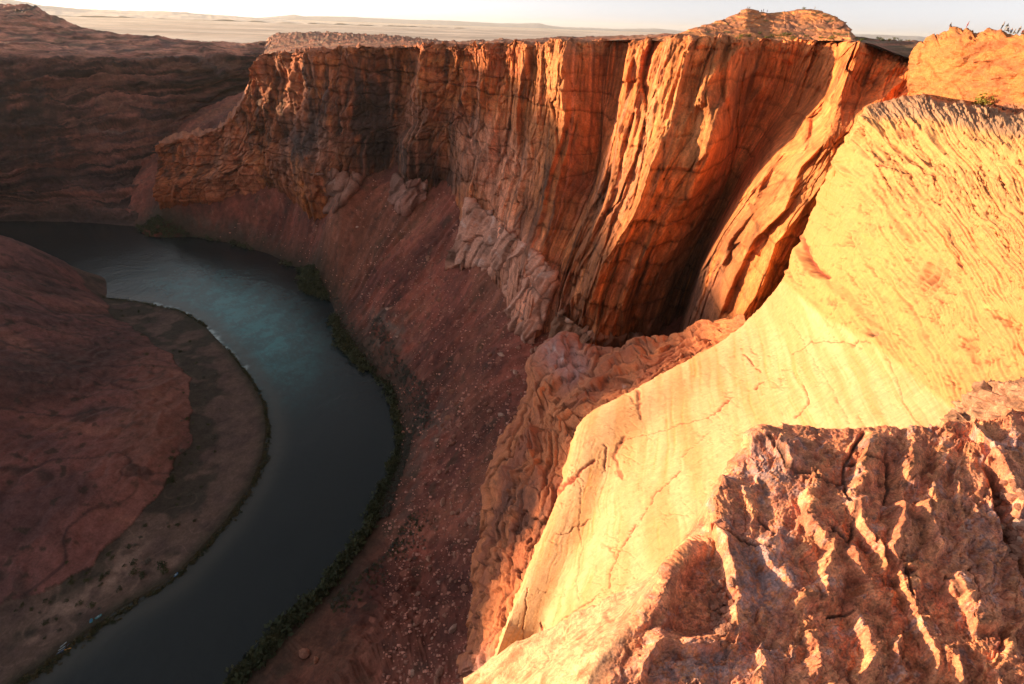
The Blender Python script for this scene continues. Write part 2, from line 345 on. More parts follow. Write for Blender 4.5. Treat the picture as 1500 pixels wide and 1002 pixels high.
# ------------------------------------------------------------ river
def river_mat():
    m = bpy.data.materials.new('river_water'); m.use_nodes = True; nt = m.node_tree; L = nt.links.new; bs = nt.nodes['Principled BSDF']
    at_ = N(nt, 'ShaderNodeAttribute', attribute_name='tint'); L(at_.outputs['Color'], bs.inputs['Base Color'])
    bs.inputs['Roughness'].default_value = .16; bs.inputs['IOR'].default_value = 1.33
    tc = N(nt, 'ShaderNodeTexCoord')
    n1 = N(nt, 'ShaderNodeTexNoise', i_Scale=.16, i_Detail=5.0, i_Roughness=.65); L(tc.outputs['Object'], n1.inputs['Vector'])
    n2 = N(nt, 'ShaderNodeTexNoise', i_Scale=.02, i_Detail=3.0); L(tc.outputs['Object'], n2.inputs['Vector'])
    b = N(nt, 'ShaderNodeBump', i_Strength=.35, i_Distance=1.2); L(n1.outputs['Fac'], b.inputs['Height'])
    b2 = N(nt, 'ShaderNodeBump', i_Strength=.15, i_Distance=6.0); L(n2.outputs['Fac'], b2.inputs['Height']); L(b.outputs[0], b2.inputs['Normal']); L(b2.outputs[0], bs.inputs['Normal'])
    return m
Pw = np.stack([X, Y, np.full(X.shape, -300.0)], -1); wx, wy = project(Pw)
# teal patch in the river bend, nearly black water elsewhere
teal_w = blob(wx, wy, 350, 462, 75, 42, .45)*1.0 + blob(wx, wy, 410, 520, 60, 60, .8)*.55 + blob(wx, wy, 280, 425, 90, 30, .15)*.35
rp = sstep(-.5, .8, fbm(X*.04, Y*.035, oc=6, gain=.75, seed=71))*.75 + .5*sstep(.1, .7, fbm(X*.22 + Y*.1, Y*.16, oc=4, gain=.7, seed=76))
cw = mix(C3(.008,.014,.017), C3(.028,.17,.19), np.clip(teal_w*(.45+.75*rp), 0, 1))
d_l2, _, _ = polydist(X + fbm(X*.06, Y*.06, oc=3, seed=72)*5, Y + fbm(X*.06, Y*.06, oc=3, seed=73)*5, plan([(225,447),(262,458),(300,482),(335,518),(362,556)], -300))
cw = mix(cw, C3(.42,.55,.56), np.exp(-((d_l2-3)/3.0)**2)*sstep(-.1, .5, fbm(X*.09, Y*.09, oc=3, seed=75)+.2)*.95)
d_l3, _, _ = polydist(X, Y, plan(LBANK, -300)); cw = mix(cw, C3(.055,.055,.048), np.exp(-((d_l3-9)/9)**2)*.6)
grid_obj('river', Pw, river_mat(), cw)

# ------------------------------------------------------------ the outer canyon wall
# per column: rim (px,py,D)  middle (px,py,D)  base (px,py,z)
WALL = [
 ((300,200,1150),(300,250,1150),(300,290,-270)),
 ((236,214,1010),(235,250,985),(232,296,-252)),
 ((268,203,985),(266,245,965),(262,293,-250)),
 ((320,190,955),(315,240,935),(305,291,-247)),
 ((345,165,930),(345,225,905),(345,286,-243)),
 ((366,126,910),(368,200,885),(375,280,-232)),
 ((388,84,895),(392,180,862),(398,275,-226)),
 ((420,77,850),(420,180,815),(425,277,-215)),
 ((470,74,760),(468,190,705),(470,292,-200)),
 ((530,71,705),(528,160,680),(525,268,-176)),
 ((580,69,675),(578,160,655),(575,248,-160)),
 ((620,68,615),(612,160,590),(602,288,-168)),
 ((665,66,572),(660,150,548),(645,266,-149)),
 ((705,65,537),(700,170,507),(682,330,-169)),
 ((755,63,505),(748,200,465),(715,388,-179)),
 ((800,62,476),(790,220,425),(745,445,-185)),
 ((845,61,452),(838,220,402),(778,496,-191)),
 ((890,59,452),(878,220,408),(800,494,-188)),
 ((930,58,422),(888,250,343),(812,508,-189)),
 ((985,55,378),(932,250,303),(846,522,-189)),
 ((1040,56,345),(986,242,279),(884,526,-184)),
 ((1078,58,346),(1032,236,277),(918,524,-187)),
 ((1120,60,364),(1073,240,347),(958,516,-191)),
 ((1180,60,356),(1078,268,330),(985,512,-187)),
 ((1226,62,340),(1112,268,243),(1012,474,-127)),
 ((1258,62,302),(1192,225,226),(1080,480,-109)),
 ((1290,75,318),(1240,200,228),(1130,458,-100)),
 ((1332,88,308),(1280,195,228),(1175,442,-95)),
 ((1420,98,265),(1360,200,230),(1240,430,-92)),
]
rows = []
def pv(c, D=True): return at(c[0], c[1], D=c[2]) if D else at(c[0], c[1], z=c[2])
net = [[], [], [], [], [], []]
UPPER = {1180: (1148,140,352), 1226: (1186,150,322), 1258: (1230,135,282), 1290: (1268,130,292), 1332: (1308,135,282)}
for r_, m_, b_ in WALL:
    R_ = pv(r_); M_ = pv(m_); B_ = pv(b_, False); net[5].append(pv(UPPER[r_[0]]) if r_[0] in UPPER and r_[1] < 100 else R_*.55 + M_*.45)
    net[0].append(R_ + np.array([R_[0], R_[1], 0])/r_[2]*r_[2]*.05 + np.array([0, 0, -1.0])); net[1].append(R_); net[2].append(M_); net[3].append(B_)
    net[4].append(B_ + np.array([B_[0], B_[1], 0])*.03 + np.array([0, 0, -40.]))
net = net[:2] + [net[5]] + net[2:5]
Pw0, ri, ci = netgrid(net, 1.25, wr=[.0, 1, 1, 1, .3])
wpx, wpy = project(Pw0)
nr, nc = Pw0.shape[:2]
U = np.broadcast_to(project(Pw0[np.searchsorted(ri, 3.75)])[0][None, :], (nr, nc)).astype(f32)       # rim px of the column
rimz = Pw0[np.searchsorted(ri, 3.75), :, 2]
V = np.clip((ri-3.75)/(ri[-1]-3.75), 0, 1)[:, None]*np.ones((1, nc))
hor = np.hypot(Pw0[..., 0], Pw0[..., 1]); scale = hor/FPX
out = -np.stack([Pw0[..., 0]/hor, Pw0[..., 1]/hor, 0*hor], -1)
face = np.array([-.45, -.89, 0.12]); out = out*.5 + face*.5
Z_ = Pw0[..., 2]
wob = (fbm(Pw0[..., 0]*.03, Pw0[..., 1]*.03, Z_*.02, oc=3, seed=101)*5).astype(f32)
H = np.zeros((nr, nc), f32)                  # displacement in photo pixels
# big blocks and pillars between joints
big, be, bid = facets3(U/34 + wob*.03, V*2.2 + perlin(U*.02, V*2, seed=4)*.4, seed=102, tilt=.55, off=.9)
med, me_, mid_ = facets3(U/12 + wob*.05, V*5 + perlin(U*.05, V*4, seed=5)*.5, seed=103, tilt=.7, off=.9)
sml, se, sid = facets3(U/4.5 + wob*.06, V*15, seed=104, tilt=.7, off=.8)
amp = .6 + .6*sstep(-.3, .4, perlin(U*.012, V*1.5, seed=106))
H += big*11*amp + med*4.2*amp + sml*1.3
H -= 3.4*np.exp(-(be/.035)**2) + 2.0*np.exp(-(me_/.05)**2)
H += ridged(U*.03 + wob*.09, V*3.2 + wob*.05, oc=5, gain=.55, seed=107)*1.9 + fbm(U*.11, V*16, oc=4, seed=108)*1.2
LEAN = V*np.interp(U, [600, 1000, 1200], [0, 110, 150])
dg1, de1, did = facets3((U + 42*V + wob)/27, (V*5.2 - U/60), seed=140, tilt=.6, off=.9); H += dg1*4*amp - 1.5*np.exp(-(de1/.05)**2)
crk = np.maximum(cracks(U*.045 + wob*.05, V*2.6, .045, 141), .8*cracks(U*.09 + wob*.08, V*6 - U*.02, .05, 143)); H -= crk*3.6
bq = Z_*.075 + wob*.05 + U*.0015; bfr = bq-np.floor(bq); ter = sstep(0, .18, bfr)-bfr; bsel = h2(np.floor(bq).astype(np.int32), np.zeros(U.shape, np.int32), 9)
H += ter*(1.2 + 4*bsel**2)*(1 + .9*sstep(880, 960, U))
H *= (1 - .65*np.clip(blob(wpx, wpy, 1110, 200, 60, 110, .5)*1.3, 0, 1) - .4*np.clip(blob(wpx, wpy, 888, 130, 28, 80)*1.3, 0, 1)).astype(f32)
fr1, fe1, _i = facets3((U + 30*V)/30 + wob*.04, V*3.4 - U*.012, seed=160, tilt=1.0, off=1.3); H += (fr1*17 - 3*np.exp(-(fe1/.04)**2))*sstep(880, 960, U)*(1-.8*np.clip(blob(wpx, wpy, 1110, 200, 60, 110, .5)*1.3, 0, 1))
# the wall stands in a saw-tooth of panels: flanks turned to the left, panels turned to the camera
SAW = [(230,0),(380,-4),(392,6),(408,-2),(418,6),(432,-4),(446,8),(470,0),(480,6),(508,-6),(520,8),(545,-2),(598,-24),(634,14),(668,-6),(680,4),(700,-8),(712,0),(736,-16),(772,12),(777,2),(784,6),(800,8),(842,28),(846,20),(890,-6),(896,-2),(930,-28),(944,16),(960,4),(968,16),(974,10),(1016,40),(1022,26),(1050,4),(1066,24),(1084,8),(1092,20),(1110,2),(1116,10),(1150,0),(1200,-4),(1240,-6),(1262,14),(1272,8),(1330,-6),(1420,-10)]
Uw = U + perlin(U*.014, V*3.2, seed=130)*24 + perlin(U*.04, V*7, seed=131)*9 + perlin(U*.11, V*17, seed=132)*3
saw = np.interp(Uw, [s[0] for s in SAW], [s[1] for s in SAW]); fadeV = np.where(U > 920, 1-.35*V, 1-.75*sstep(.25, .95, V))
H += (1.25*saw*fadeV*(1 + .75*perlin(U*.025, V*4, seed=133))).astype(f32)
cap = sstep(.10, .05, V + .02*perlin(U*.05, 0*U, seed=150)); H += cap*(facets(U/10, V*55, seed=151, tilt=.5, off=1.2)[0]*4.5 + 2.5)
# traced ribs, fins and buttresses: (points, left width, right width, height)
RIB = [
 ([(388,82),(372,130),(352,165),(335,230),(330,290)],9,30,7), ([(412,85),(405,130),(398,185),(396,260)],10,16,9), ([(436,80),(428,120),(415,150),(408,200),(404,270)],8,16,7),
 ([(455,72),(450,110),(457,130)],6,10,6), ([(512,70),(500,105),(500,150),(512,182)],8,14,8), ([(486,140),(484,190),(470,235),(462,280)],8,30,8), ([(545,72),(530,110)],6,20,5),
 ([(268,205),(272,240),(262,290)],7,12,7), ([(300,200),(292,240),(285,285)],6,12,6), ([(330,195),(330,230),(315,270)],8,14,7), ([(360,195),(368,215),(350,265),(330,285)],10,10,7),
 ([(636,66),(618,100),(603,130),(598,180),(596,270)],16,40,12), ([(676,85),(662,110),(658,135)],7,14,8), ([(700,75),(697,130),(712,165),(722,200)],8,12,6), ([(640,180),(636,230),(640,262)],8,20,5),
 ([(742,66),(740,120),(735,160),(722,210),(715,250)],12,18,9), ([(774,66),(772,110),(765,150),(748,220),(735,280)],16,10,9), ([(802,66),(796,120),(792,180),(775,240),(757,300)],10,8,7),
 ([(842,68),(838,110),(836,160),(828,200),(800,300),(778,360),(770,400)],34,5,15), ([(725,205),(705,230),(690,280),(700,300)],8,8,7), ([(752,215),(738,250),(722,290)],7,7,6), ([(775,225),(762,280),(745,315)],7,6,6),
 ([(885,150),(884,190)],4,20,4),
 ([(934,62),(925,110),(913,180),(891,248),(862,307),(830,380),(815,440)],15,7,15), ([(966,62),(958,96),(936,140),(918,200),(898,272),(875,330),(850,400)],12,9,11), ([(945,95),(928,140),(910,200)],7,6,6),
 ([(1018,60),(1007,104),(988,176),(971,224),(945,290),(915,345),(893,400),(868,470)],44,8,17), ([(990,225),(965,275),(925,345),(900,400)],8,8,8),
 ([(1066,54),(1050,108),(1012,168),(992,224),(952,288),(920,343),(884,395),(850,480)],16,9,13),
 ([(1091,48),(1086,72),(1058,104),(1046,136),(1022,160)],12,12,12), ([(1114,98),(1088,118),(1062,150),(1052,166)],7,8,9),
 ([(1070,164),(1055,200),(1030,250),(1015,290),(1004,325),(992,370),(970,440),(955,505)],46,10,17), ([(1000,280),(975,320),(950,390),(925,460)],9,8,8), ([(965,330),(935,385),(900,470),(880,505)],9,8,8),
 ([(1180,52),(1165,60),(1153,94)],14,10,6), ([(1148,60),(1152,96)],6,16,5), ([(1125,120),(1085,165),(1075,200)],6,20,5),
 ([(1268,58),(1238,92),(1231,132),(1229,184)],26,5,13), ([(1300,70),(1285,100),(1262,130)],6,10,5),
 ([(1232,128),(1204,150),(1182,172),(1176,215),(1142,224),(1112,268),(1076,296),(1052,332),(1036,362),(1020,420)],14,8,13),
 ([(1222,190),(1199,212),(1172,240),(1152,296),(1108,340),(1078,400),(1050,470)],16,7,13), ([(1186,172),(1184,200),(1176,220)],10,5,7),
 ([(1236,228),(1204,260),(1172,304),(1140,344),(1122,400),(1090,450),(1070,490)],14,6,12), ([(1230,262),(1196,310),(1162,350),(1140,390)],8,6,8), ([(1116,268),(1100,310),(1070,350),(1056,400)],7,6,7),
 ([(1340,106),(1304,131),(1276,158),(1258,175),(1240,200)],10,14,9),
 # pale bedrock apron under the cliff
 ([(690,310),(672,350),(660,390)],14,26,8), ([(712,325),(695,360),(672,390)],7,9,6), ([(745,340),(720,375),(700,400)],8,9,6), ([(790,360),(760,400),(748,440),(756,480)],16,20,11), ([(812,390),(790,430),(770,485)],14,8,9),
 ([(600,270),(585,290),(580,305)],10,18,5), ([(500,250),(520,270),(490,295)],9,9,6), ([(462,255),(470,275),(452,290)],6,14,6),
 # feet of the buttresses
 ([(870,405),(845,425),(822,460),(808,490)],9,10,10), ([(905,440),(875,480),(862,515)],11,8,10), ([(930,470),(905,500),(890,520)],9,8,8), ([(1010,400),(985,450),(965,505)],12,8,8), ([(1040,400),(1020,450),(1005,495)],8,8,6),
]
for pts, wl, wr, h in RIB:
    H += (ridge(wpx, wpy, pts, wl, wr, .1, wob*.5)*h*(2.1 if pts[0][0] > 1100 and pts[0][1] > 100 else 1.1)).astype(f32)
# recesses: the big alcove left of the fin, the dark bay at 560
H -= (12*blob(wpx, wpy, 1120, 210, 70, 120, .5) + 6*blob(wpx, wpy, 555, 180, 22, 70) + 5*blob(wpx, wpy, 885, 230, 26, 130, .1) + 6*blob(wpx, wpy, 1310, 140, 40, 30)).astype(f32)
# bedding ledges
bz = Z_ + wob*1.2; led = fbm(bz*.16, 0*bz, oc=3, seed=110); H += (np.clip(led, -.5, .5)*2.6).astype(f32)
H *= sstep(0, 6, ri)[:, None].astype(f32)
Pw1 = Pw0 + out*(H*scale)[..., None]
# rim: broken edge
Pw1[..., 2] += (fbm(Pw0[..., 0]*.06, Pw0[..., 1]*.06, oc=3, seed=111)*scale*4.6*(U < 1230) + facets(Pw0[..., 0]/14, Pw0[..., 1]/14, seed=112)[0]*scale*3.0)*np.exp(-V*14)
px, py = project(Pw1); px, py = wpx, wpy
ORANGE = C3(.58,.205,.062); RED = C3(.46,.145,.058); VARN = C3(.058,.036,.033); PALE = C3(.74,.37,.25)
n1 = fbm(U*.03, V*2.2, oc=4, seed=120); n2 = fbm(U*.10 + wob*.05, V*3.0, oc=5, gain=.6, seed=121); n3 = fbm(Z_*.11 + n1*.6, U*.01, oc=4, seed=122)
cw = mix(RED, ORANGE, sstep(-.3, .5, n1*.7 + n3*.6 + (U-600)/900))
cw = mix(cw, VARN, sstep(.05, .7, n2 + .45*n1 - .25 + .5*sstep(.95, .3, V)*sstep(700, 480, U))*.75*sstep(.0, .12, V))
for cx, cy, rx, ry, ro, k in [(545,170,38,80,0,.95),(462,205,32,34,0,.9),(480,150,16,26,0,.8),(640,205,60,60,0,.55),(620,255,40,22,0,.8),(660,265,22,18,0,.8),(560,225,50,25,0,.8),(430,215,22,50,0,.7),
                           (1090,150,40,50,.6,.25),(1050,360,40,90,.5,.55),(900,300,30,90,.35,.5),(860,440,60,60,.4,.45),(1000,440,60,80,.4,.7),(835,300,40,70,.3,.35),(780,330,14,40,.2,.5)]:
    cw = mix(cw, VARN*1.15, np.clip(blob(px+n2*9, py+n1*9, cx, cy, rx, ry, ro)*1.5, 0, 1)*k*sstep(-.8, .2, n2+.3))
for cx, cy, rx, ry, ro, k in [(690,350,30,30,.5,.9),(770,420,40,60,-.5,.9),(730,360,30,40,.6,.8),(700,215,30,40,0,.5),(480,220,14,30,0,.4),(500,275,20,14,0,.5),(740,250,40,60,.3,.5),(600,290,16,14,0,.6),(340,245,50,50,0,.25)]:
    cw = mix(cw, PALE, np.clip(blob(px+n2*7, py+n1*7, cx, cy, rx, ry, ro)*1.6, 0, 1)*k)
cw = mix(cw, C3(.66,.21,.07), np.clip(blob(px, py, 890, 130, 32, 70)*1.2 + blob(px, py, 1120, 220, 70, 110, .5)*.8 + blob(px, py, 1250, 170, 60, 60)*.8, 0, 1)*.85)  # bounced light on the shaded panel and alcove, put into the colour
cw = mix(cw, C3(.50,.27,.11), np.clip(blob(px, py, 1000, 190, 70, 140, .35) + blob(px, py, 1180, 280, 70, 120, .6) + blob(px, py, 820, 120, 40, 80), 0, 1)*.55)
# fresh spalls against varnished skin, block by block; run-off streaks; thin bedding partings
tone = .82 + .36*bid + .34*(mid_-.5) + .30*(did-.5) + .22*(sid-.5); tone = tone + .12*sstep(900, 980, U) - .18*sstep(.15, .5, V)*sstep(900, 840, U); cw = cw*np.clip(tone, .3, 1.6)[..., None]  # buttresses toned up as if sunlit; wall left of them darkens downward
strk = sstep(.18, .42, perlin(U*.22 + wob*.1, V*.9, seed=145) + .5*perlin(U*.5, V*1.6, seed=146)); cw = mix(cw, VARN, strk*.5*sstep(-.4, .4, n1+.1)*sstep(1060, 980, U))
strk = sstep(.3, .5, perlin(U*.19 + wob*.1, V*1.1, seed=147)); cw = mix(cw, PALE*.9, strk*.28*(.3+.7*sstep(1060, 980, U)))
cw = mix(cw, cw*.45, np.exp(-(bfr/.10)**2)*(.35+.65*bsel)); cw = mix(cw, cw*.4, crk*.3)
cw = mix(cw, cw*.4, np.clip(np.exp(-(be/.03)**2)*.45 + np.exp(-(me_/.045)**2)*.25, 0, 1))
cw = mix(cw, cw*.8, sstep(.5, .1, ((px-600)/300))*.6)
cw = mix(cw, C3(.36,.17,.11), np.exp(-V*60)*.5)
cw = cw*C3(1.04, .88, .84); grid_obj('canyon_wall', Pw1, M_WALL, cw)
# ------------------------------------------------------------ plateau behind the rim
PLAT = [
 ((386,83,905),(387,79,1100),(388,70,1700),(388,64,2300)), ((392,82,900),(396,68,1250),(400,53,2000),(402,51,2300)), ((450,75,785),(450,63,1150),(450,49,2000),(450,48.5,2300)), ((530,71.5,715),(530,62,1000),(530,51,1700),(530,50.5,2000)),
 ((600,69,660),(600,63,850),(600,56,1400),(600,56,1700)), ((660,66.5,580),(660,65,700),(660,62,1000),(660,61.5,1300)), ((740,64,515),(740,61.5,600),(740,59.5,800),(740,59.5,1000)), ((800,62.5,482),(800,59.5,560),(800,57.5,700),(800,58,900)),
 ((860,60.5,455),(860,57,520),(860,55.5,650),(860,56,800)), ((930,58,425),(930,54,480),(930,52.5,600),(930,54,800)), ((985,55,380),(985,51,440),(985,50,560),(985,53,800)), ((1060,58,350),(1060,55,440),(1060,54,600),(1060,56,800)), ((1130,60,365),(1130,57,440),(1130,56,600),(1130,57,800)), ((1190,60,360),(1190,58,440),(1190,57,600),(1190,58,800)),
 ((1240,60,315),(1240,57,420),(1240,55.5,600),(1240,57,800)), ((1275,64,295),(1275,61,420),(1275,58,600),(1275,59,800)), ((1340,86,292),(1340,66,350),(1340,61.5,560),(1340,61,800)), ((1440,90,270),(1440,72,330),(1440,67,560),(1440,66,800)), ((1600,100,250),(1600,85,330),(1600,75,560),(1600,74,800))]
net = [[pv(c[k]) for c in PLAT] for k in range(4)]
net.append([v*1.5 + np.array([0, 0, -90.0]) for v in net[3]])
net = net[::-1]
Pp, r, c = netgrid(net, 1.1, wr=[.3, 1.0, 1.3, 1.6])
hor = np.hypot(Pp[..., 0], Pp[..., 1]); x, y = Pp[..., 0], Pp[..., 1]
t1 = fbm(x*.012, y*.012, oc=5, gain=.55, seed=201); q = t1*3+.5; ter = np.floor(q) + sstep(.55, .95, q-np.floor(q))
Pp[..., 2] += (ter/3*1.5 + fbm(x*.05, y*.05, oc=4, seed=203)*.6)*hor/FPX*2.2*sstep(0, 60, r[::-1])[:, None]**.5
cp = mix(C3(.46,.17,.10), C3(.24,.09,.06), sstep(-.3, .4, t1)); cp = mix(cp, C3(.42,.25,.17), sstep(.1, .5, fbm(x*.02, y*.02, oc=4, seed=205))*.7)
cp = mix(cp, C3(.10,.085,.05), sstep(.1, .5, fbm(x*.05, y*.05, oc=3, seed=206))*.6)
ppx, ppy = project(Pp)
cp = mix(cp, C3(.05,.06,.025), sstep(1235, 1260, ppx)*sstep(1400, 1340, ppx)*.6*sstep(-.3,.3,fbm(x*.04,y*.04,oc=3,seed=207)))
grid_obj('plateau', Pp, M_FAR, cp)

# ------------------------------------------------------------ far left wall and its hill
FARW = [
 (-80,[(5,2200),(50,1600),(95,1330),(150,1270),(190,1220),(290,1190)],330), (0,[(7,2200),(45,1650),(90,1330),(150,1265),(195,1215),(285,1175)],326), (45,[(11,2150),(46,1650),(87,1345),(147,1272),(193,1220),(285,1160)],327),
 (80,[(27,2100),(52,1650),(84,1360),(144,1285),(190,1225),(285,1140)],328), (140,[(46,2000),(62,1650),(82,1385),(143,1300),(190,1230),(285,1105)],331), (200,[(52,2000),(67,1650),(84,1390),(145,1310),(192,1230),(290,1070)],338),
 (260,[(56,2000),(68,1700),(87,1400),(148,1335),(195,1255),(292,1080)],343), (298,[(59,2000),(71,1700),(96,1440),(152,1390),(200,1300),(294,1110)],340), (318,[(60,2000),(72,1720),(120,1500),(156,1430),(195,1340),(294,1150)],335), (336,[(60,2000),(72,1750),(94,1640),(150,1580),(190,1450),(292,1250)],330), (410,[(58,2000),(72,1800),(90,1720),(150,1680),(190,1560),(292,1350)],330)]
net = []
net.append([at(x, p[0][0], D=p[0][1])*1.5 + np.array([0, 0, -80.0]) for x, p, b in FARW])
for k in range(6): net.append([at(x, p[k][0], D=p[k][1]) for x, p, b in FARW])
net.append([at(x, b, z=-303) for x, p, b in FARW])
Pf, r, c = netgrid(net, 1.25, wr=[.3, 1.6, 1.5, 1, 1, 1, 1])
x, y, z = Pf[..., 0], Pf[..., 1], Pf[..., 2]; hor = np.hypot(x, y)
fx, fy = project(Pf)
w_ = fbm(fx*.012, fy*.02, oc=4, seed=301)
n = normals(Pf)
cliffy = sstep(80, 95, fy)*sstep(330, 315, fy)
d = ridged(fx*.03+w_, fy*.022 - fx*.006, oc=5, gain=.55, seed=302)*5 + fbm(z*.10 + w_*1.5, fx*.004, oc=4, seed=303)*17 + fbm(fx*.15, fy*.15, oc=3, seed=304)*2.5
fc, fe = facets(fx/70+w_, fy/16+w_*.7, seed=305, tilt=.5, off=.7); d = d + fc*6 - 3*np.exp(-(fe/.05)**2)
Pf = Pf + n*(d*(cliffy*.8+.15)*hor/1300)[..., None]
q = fbm(x*.004, y*.004, oc=5, gain=.55, seed=306)*4; ter = np.floor(q)+sstep(.6, .95, q-np.floor(q))
Pf[..., 2] += (1-cliffy)*sstep(120, 70, fy)*(ter*2.4 + fbm(x*.03, y*.03, oc=3, seed=308)*1.3)*hor/1500
cf = mix(C3(.25,.10,.072), C3(.095,.046,.042), sstep(-.25, .3, fbm(z*.07+w_, fx*.004, oc=4, seed=309)+.3*w_))
zs = fbm(z*.16 + w_*1.2, fx*.003, oc=5, gain=.7, seed=314); cf = cf*(.78 + 1.05*np.clip(zs, -.55, .9))[..., None]
cf = mix(cf, cf*.3, np.clip(np.exp(-(fe/.05)**2)*.25 + cracks(fx*.03+w_, fy*.025, .03, 315)*.35, 0, 1)*cliffy)
cf = mix(cf, C3(.30,.14,.095), sstep(0, .6, fbm(fx*.02, fy*.05, oc=4, seed=310))*.6*sstep(330, 150, fy))
cf = mix(cf, C3(.05,.034,.033), np.clip(blob(fx+w_*20, fy, 60, 200, 70, 60)*1.3 + blob(fx, fy, 20, 140, 40, 60) + blob(fx, fy, 240, 215, 18, 25), 0, 1)*.75*sstep(-.5, .4, fbm(fx*.04, fy*.015, oc=4, seed=311)+.2))
cf = mix(cf, C3(.26,.20,.17), (.3*blob(fx, fy, 320, 168, 22, 7) + .7*blob(fx, fy, 160, 195, 40, 2) + .5*blob(fx, fy, 80, 82, 60, 2) + .5*blob(fx, fy, 240, 86, 50, 2))*.8)
cf = mix(cf, C3(.52,.27,.19), sstep(90, 72, fy)*.85*sstep(-.4, .5, fbm(fx*.02, fy*.25, oc=4, seed=312)))  # plateau top painted paler, as if caught by grazing sun
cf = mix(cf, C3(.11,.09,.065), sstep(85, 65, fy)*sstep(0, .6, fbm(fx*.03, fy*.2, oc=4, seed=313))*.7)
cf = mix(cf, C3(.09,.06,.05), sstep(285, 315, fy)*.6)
cf = cf*np.where((fy < 84)[..., None], C3(1.25,1.0,.95), C3(.78,.70,.72)); grid_obj('far_canyon_wall', Pf, M_FAR, cf)  # top brightened for grazing sun, cliff below dimmed for shade

# ------------------------------------------------------------ plateau west of the river, left of the frame: unseen, crest shaped to set the canyon's shadow line
sd = np.array([math.sin(SUN_AZ), math.cos(SUN_AZ)]); pd = np.array([-sd[1], sd[0]])*-1 if False else np.array([math.cos(SUN_AZ), -math.sin(SUN_AZ)])
lat = np.linspace(-1500, 590, 215); ss = np.concatenate([np.linspace(1450, 2050, 60), np.linspace(2070, 3600, 60)])
LT, SS = np.meshgrid(lat, ss)
crest = np.interp(LT, WEST_L, WEST_H)
X2 = LT*pd[0] + SS*sd[0]; Y2 = LT*pd[1] + SS*sd[1]
prof = sstep(1440, 2020, SS)**.6; Zw = -305 + (crest+305)*prof + fbm(X2*.006, Y2*.006, oc=4, seed=401)*6*prof - sstep(2100, 3600, SS)*60
Pq = np.stack([X2, Y2, Zw], -1)
grid_obj('west_shade_plateau', Pq, M_FAR, mix(C3(.27,.12,.08), C3(.16,.08,.06), sstep(-.4, .4, fbm(X2*.01, Y2*.01, oc=4, seed=402))))

# ------------------------------------------------------------ sunlit slab
SLAB = [
 [(1262,172,'D',178),(1300,158,'D',181),(1340,149,'D',183),(1430,160,'D',165),(1580,186,'D',138)],
 [(1238,215,'D',166),(1290,228,'D',150),(1340,240,'D',136),(1430,260,'D',113),(1580,290,'D',82)],
 [(1195,300,'z',-51),(1250,318,'D',125),(1300,330,'D',110),(1410,350,'D',83),(1580,385,'D',50)],
 [(1140,420,'z',-66),(1200,425,'D',112),(1255,432,'D',94),(1385,450,'D',61),(1580,485,'D',30)],
 [(1070,492,'z',-75),(1140,506,'D',104),(1200,520,'D',80),(1340,550,'D',44),(1580,590,'D',17)],
 [(940,565,'z',-77),(1020,585,'D',84),(1090,610,'D',66),(1250,660,'D',29),(1580,730,'D',8)],
 [(850,620,'z',-75),(920,655,'D',66),(990,700,'D',49),(1150,780,'D',18),(1520,860,'D',5)],
 [(820,720,'z',-70),(875,750,'D',47),(930,790,'D',34),(1080,880,'D',11),(1420,970,'D',3.6)],
 [(760,870,'z',-63),(805,890,'D',29),(850,920,'D',20),(980,1000,'D',7.5),(1300,1090,'D',3)],
 [(705,1022,'z',-56),(745,1040,'D',19),(790,1060,'D',13),(900,1120,'D',5.5),(1200,1190,'D',2.6)]]
net = []
for row in SLAB:
    R_ = [at(a, b, D=v) if k == 'D' else at(a, b, z=v) for a, b, k, v in row]
    e = R_[0]; u = np.array([e[0], e[1], 0]); u = u/np.linalg.norm(u)
    net.append([e + u*14 + np.array([2, -1, -36]), e + u*1.5 + np.array([0, 0, -2.6])] + R_)
top = [v*np.array([1.22, 1.22, 1.0]) + np.array([0, 0, -1.5]) for v in net[0]]; top2 = [v*np.array([1.6, 1.6, 1.0]) + np.array([0, 0, -50]) for v in net[0]]
net = [top2, top] + net
Ps, r, c = netgrid(net, 1.3, wr=[.1, .6]+[1]*9, wc=[.12, .3, 1, 1, 1, 1])
sx, sy = project(Ps); hor = np.linalg.norm(Ps, axis=-1); n = normals(Ps); sp = hor/FPX
w1 = fbm(sx*.012, sy*.012, oc=3, seed=501)*7
q2 = (sx-985)*np.exp(-.0018*(sy-700)) + w1*.8
q1 = (sx - .70*sy)*.82 + w1*1.2 + .0006*(sy-300)**2*.5
bnd = [(1040,384),(1145,408),(1180,440),(1215,470),(1280,502),(1330,545),(1420,620),(1600,760)]
dB, sB, _ = polydist(sx + w1*.6, sy + w1*.6, bnd); up = sstep(-4, 4, np.where(sB < 0, dB, -dB))
ex = perlin(sx*.008, sy*.008, seed=503)
bed1 = ridged(q1*.17, sy*.004, oc=4, gain=.6, seed=504); bed2 = ridged(q2*.09, sy*.003, oc=4, gain=.65, seed=505)
q3 = np.hypot(sx-1120, sy-330)*1.0 + w1; bed3 = ridged(q3*.12, 0*q3, oc=3, gain=.6, seed=506); k3 = blob(sx, sy, 1220, 350, 60, 70)
bedU = bed1*(1-k3)+bed3*k3
amp1 = .65 + .8*sstep(-.2, .5, fbm(sx*.02, sy*.02, oc=3, seed=507))
H = bedU*1.15*amp1*up + bed2*.10*(1-up) + fbm(sx*.03, sy*.03, oc=5, gain=.55, seed=508)*(2.0*up + .35*(1-up))
H = H + cuesta(q1/25 + w1*.04, .22)*2.4*up*sstep(-.3, .3, fbm(sx*.012, sy*.012, oc=2, seed=545))
